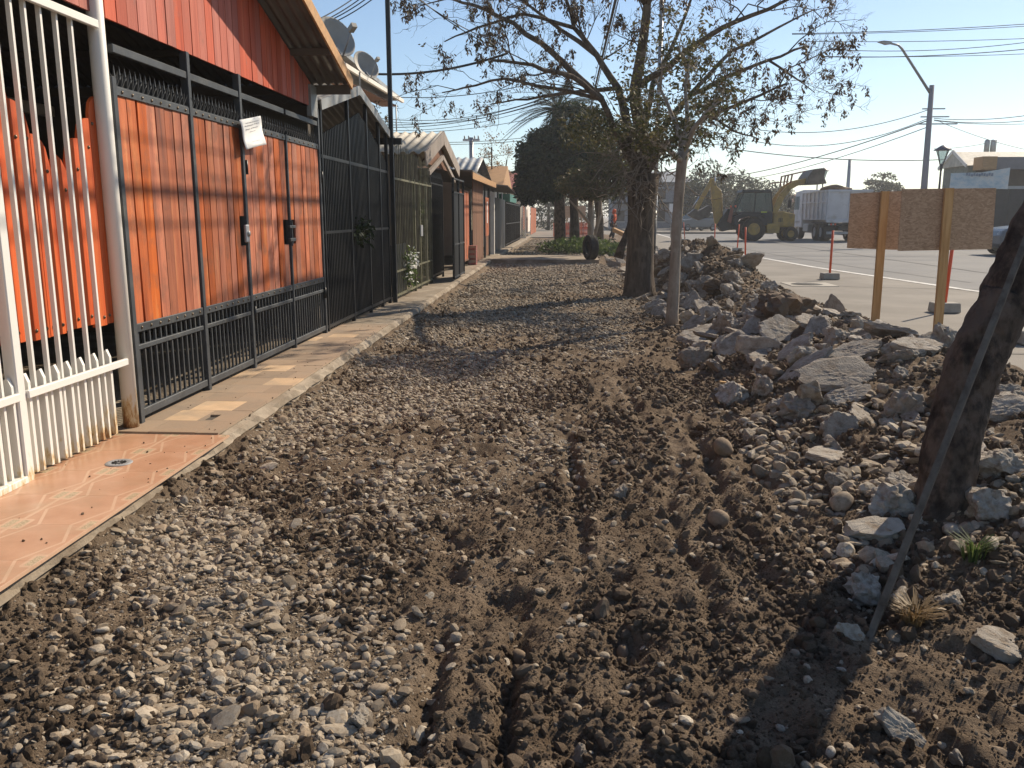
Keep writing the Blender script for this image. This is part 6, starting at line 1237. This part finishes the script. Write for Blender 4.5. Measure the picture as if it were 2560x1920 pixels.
for i, (x0, x1, Y_, h, mm, lab) in enumerate(((16, 22, 112, 3.4, 'wall_beige', 'low beige house behind the backhoe arm'), (25, 36, 118, 3.2, 'brick', 'low reddish house between backhoe and truck'), (44, 70, 120, 4, 'wall_white', 'long pale building behind the truck'))):
    t = thing('distant_house', lab, 'house', (x0, Y_, .1)); MB().box((x0, Y_, .1), (x1, Y_ + 8, h)).build('wall', M[mm], t); MB().poly([(x0 - .4, Y_ - .4, h), (x0 - .4, Y_ + 8.4, h), (x0 - .4, Y_ + 4, h + 1.3)], (x1 - x0 + .8, 0, 0)).build('roof', M['brick' if i == 1 else 'zinc'], t)
    for k in range(int((x1 - x0) / 3)): MB().box((x0 + .8 + k * 3, Y_ - .04, 1.1), (x0 + 2 + k * 3, Y_, 2.2)).build('window', M['dark_in'], t)
sg = thing('blue_shop_sign', 'blue sign with white letters behind the backhoe bucket', 'sign', at(1735, 520, Y=90)); a = at(1700, 512, Y=90); b_ = at(1760, 526, Y=90); MB().box((a.x, 90, b_.z), (b_.x, 90.1, a.z)).build('panel', mat('sign_blue', (.03, .07, .22), .6), sg)
# lettering read off the sign: VID-19 ending behind the bucket
GL = {'V': [((0, 1), (.5, 0)), ((.5, 0), (1, 1))], 'I': [((.5, 0), (.5, 1))], 'D': [((0, 0), (0, 1)), ((0, 1), (.7, .9)), ((.7, .9), (.9, .5)), ((.9, .5), (.7, .1)), ((.7, .1), (0, 0))], '-': [((.15, .5), (.85, .5))], '1': [((.5, 0), (.5, 1)), ((.5, 1), (.25, .8))], '9': [((.8, .5), (.8, 1)), ((.8, 1), (.2, 1)), ((.2, 1), (.2, .5)), ((.2, .5), (.8, .5)), ((.8, .5), (.7, 0))]}
for k, ch in enumerate('VID-19'):
    lb = MB()
    for p_, q2 in GL[ch]: lb.beam((a.x + .15 + k * .38 + p_[0] * .28, 89.97, b_.z + .1 + p_[1] * .4), (a.x + .15 + k * .38 + q2[0] * .28, 89.97, b_.z + .1 + q2[1] * .4), .07, .04, (0, 1, 0))
    lb.build('letter', M['paper'], sg)
a2 = at(1700, 528, Y=90); MB().box((a.x, 90, a2.z - .45), (b_.x, 90.1, a2.z)).build('yellow_panel', mat('sign_yellow', (.5, .38, .08), .6), sg)
for k in (0, 1): MB().box((a.x + .1 + k * 2, 90.1, .1), (a.x + .2 + k * 2, 90.2, a.z)).build('leg', M['galv'], sg)
ws = thing('white_road_sign', 'white rectangular road sign left of the slim trunk', 'sign', at(1679, 520, Y=60)); a, b_ = at(1673.5, 509, Y=60), at(1684, 530, Y=60); MB().box((a.x, 60, b_.z), (b_.x, 60.04, a.z)).build('plate', M['paper'], ws); MB().tube([((a.x + b_.x) / 2, 60.06, .1), ((a.x + b_.x) / 2, 60.06, a.z)], .03, 6).build('post', M['galv'], ws)
# distant parked car left of the backhoe
dc_ = copy_tree(car); dc_['label'] = 'distant grey car parked beyond the road left of the backhoe'; a = at(1745, 575, Y=78); dc_.location = (at(1712, 560, Y=80).x, 80, .26); dc_.rotation_euler = (0, 0, R(30))
# ------------------------------------------------------------------ overhead cables
def cable(name, lab, p, q_, sag, r, n=18, grp='overhead cables'):
    p, q_ = Vector(p), Vector(q_); pts = [p.lerp(q_, i / n) - Vector((0, 0, sag * 4 * (i / n) * (1 - i / n))) for i in range(n + 1)]
    return tag(MB().tube(pts, r, 5).build(name, M['wire']), lab, 'cable', grp)
for i, (z_, x_, r) in enumerate(((6.20, 1.0, .034), (6.56, 1.0, .011), (5.96, 1.0, .013), (6.36, 1.02, .008))): cable('aerial_cable', ['thick cable bundle running along the street through the tree', 'highest of the thin cables running along the street through the tree', 'lowest thin cable running along the street through the tree', 'thin cable just above the thick bundle along the street'][i], (x_, -14, z_), (x_, 46, z_), .12, r)
pt_ = Vector((-2.93, 14.62, 5.4))
for i, (x, y, Y_) in enumerate(((775, 58, 13), (780, 66, 13.3), (784, 68, 13.6), (788, 74, 13.9))): cable('drop_cable', 'thin cable slanting from the black mast down to the gable roof', pt_ + Vector((-.1, 0, -.08 * i)), at(x, y, Y=Y_), .06, .009, grp='cables from the mast to the roof')
for i, (x, y, Y_) in enumerate(((1235, 118, 19), (1240, 105, 19))): cable('drop_cable', 'thin cable slanting from the black mast right into the tree', pt_ + Vector((.1, 0, -.06 * i)), at(x, y, Y=Y_), .1, .010, grp='cables from the mast to the tree')
W = [((870, 180, 22), (1270, 133, 22), .22, .030, 'thick twisted cable crossing behind the mast'), ((970, 242, 30), (1400, 190, 30), .25, .014, 'single thin cable above the cable fan left of the tree'),
     ((950, 296, 40), (1400, 230, 40), .5, .014, 'uppermost cable of the fan left of the tree'), ((950, 302, 40), (1400, 240, 40), .5, .014, 'second cable of the fan left of the tree'), ((955, 312, 40), (1400, 232, 40), .4, .016, 'third cable of the fan left of the tree'), ((955, 318, 40), (1400, 238, 40), .4, .016, 'fourth cable of the fan left of the tree'), ((960, 326, 40), (1400, 248, 40), .4, .012, 'lowest cable of the fan left of the tree'),
     ((1060, 330, 45), (1420, 275, 45), .2, .014, 'lone cable under the fan left of the tree'), ((1110, 356, 50), (1480, 318, 50), .2, .016, 'upper cable from the far utility pole'), ((1110, 361, 50), (1480, 326, 50), .2, .016, 'lower cable from the far utility pole'), ((1200, 395, 60), (1420, 345, 60), .2, .016, 'low distant cable over the far roofs'),
     ((1980, 84, 40), (2700, 50, 40), .1, .016, 'topmost of the cables at the upper right'), ((1980, 86, 40), (2700, 56, 40), .1, .014, 'second of the cables at the upper right'), ((2000, 103, 40), (2700, 90, 40), .1, .014, 'third of the cables at the upper right'), ((2080, 124, 42), (2700, 86, 42), .3, .016, 'cable crossing behind the lamp head'), ((2060, 142, 42), (2700, 108, 42), .2, .020, 'double cable passing under the lamp head'), ((2060, 141, 42), (2700, 128, 42), .1, .014, 'lowest of the cables at the upper right'),
     ((1900, 325, 46), (2322, 274, 46), .5, .018, 'upper cable running left from the light pole'), ((1880, 352, 46), (2320, 296, 46), .7, .018, 'second cable running left from the light pole'), ((1700, 450, 90), (2318, 302, 46), .8, .030, 'thick cable pair falling from the light pole toward the backhoe'), ((1720, 455, 90), (2318, 318, 46), .9, .022, 'lower falling cable from the light pole toward the backhoe'), ((1800, 368, 60), (2600, 380, 60), .7, .030, 'long sagging cable crossing low behind the light pole'), ((2335, 296, 46), (2700, 262, 46), .3, .018, 'upper cable running right from the light pole'), ((2335, 300, 46), (2700, 280, 46), .3, .018, 'middle cable running right from the light pole'), ((2335, 302, 46), (2700, 299, 46), .2, .014, 'flat cable running right from the light pole'), ((2340, 300, 46), (2700, 395, 46), .3, .014, 'cable descending right from the light pole'), ((2335, 372, 60), (2475, 356, 62), .1, .018, 'short cable to the transformer pole')]
for a, b_, sg_, r, lab in W: cable('aerial_cable', lab, at(a[0], a[1], Y=a[2]), at(b_[0], b_[1], Y=b_[2]), sg_, r)
# sealed joints and cracks in the road surface
M['joint'] = mat('joint_sealant', (.10, .095, .09), .9, .2, 4, rnd=0)
for i, pl in enumerate(([(4.6, 19.6), (6.2, 18.7), (8.1, 18.2), (10.5, 17.9), (14, 17.8)], [(4.6, 33), (7, 33.5), (10, 33.2), (14, 33.6)], [(9.2, 20), (8.6, 26), (8.2, 34), (8.3, 46)], [(11.5, 15), (11.2, 24), (11.3, 36), (11.6, 50)], [(4.6, 9.6), (6.5, 9.4), (9, 9.7)])):
    jb = MB(); w = .02 + .01 * (i % 2); fp = []
    for k in range(len(pl) - 1):
        for t in range(6): s_ = t / 6; fp.append((pl[k][0] + (pl[k + 1][0] - pl[k][0]) * s_ + random.gauss(0, .02), pl[k][1] + (pl[k + 1][1] - pl[k][1]) * s_ + random.gauss(0, .02)))
    fp.append(pl[-1]); vs_ = []
    for k, p in enumerate(fp):
        q_ = fp[min(k + 1, len(fp) - 1)]; o_ = fp[max(k - 1, 0)]; d = Vector((q_[0] - o_[0], q_[1] - o_[1])).normalized(); vs_ += [(p[0] - d.y * w, p[1] + d.x * w, .1205), (p[0] + d.y * w, p[1] - d.x * w, .1205)]
    jb.add(vs_, [(2 * k, 2 * k + 1, 2 * k + 3, 2 * k + 2) for k in range(len(fp) - 1)]); struct(jb.build('road_joint', M['joint']))
tag(MB().beam(at(1534, 574, Y=47), at(1564, 588, Y=45), .18, .22).build('timber_beam', M['timber'], bevel=.01), 'pale beam lying on rubble beyond the bent trunk', 'beam')
# ------------------------------------------------------------------ haze
m, nt, N, L = _new('haze'); pv = N('ShaderNodeVolumePrincipled'); pv.inputs['Density'].default_value = .0009; pv.inputs['Color'].default_value = (.93, .95, 1, 1); pv.inputs['Anisotropy'].default_value = .35
o = N('ShaderNodeOutputMaterial'); L(pv.outputs[0], o.inputs['Volume'])
hzb = MB().box((-720, -75, -1.2), (720, 1520, 14)).build('haze', m); hzb['kind'] = 'stuff'; tag(hzb, 'pale dusty haze over the street', 'haze')
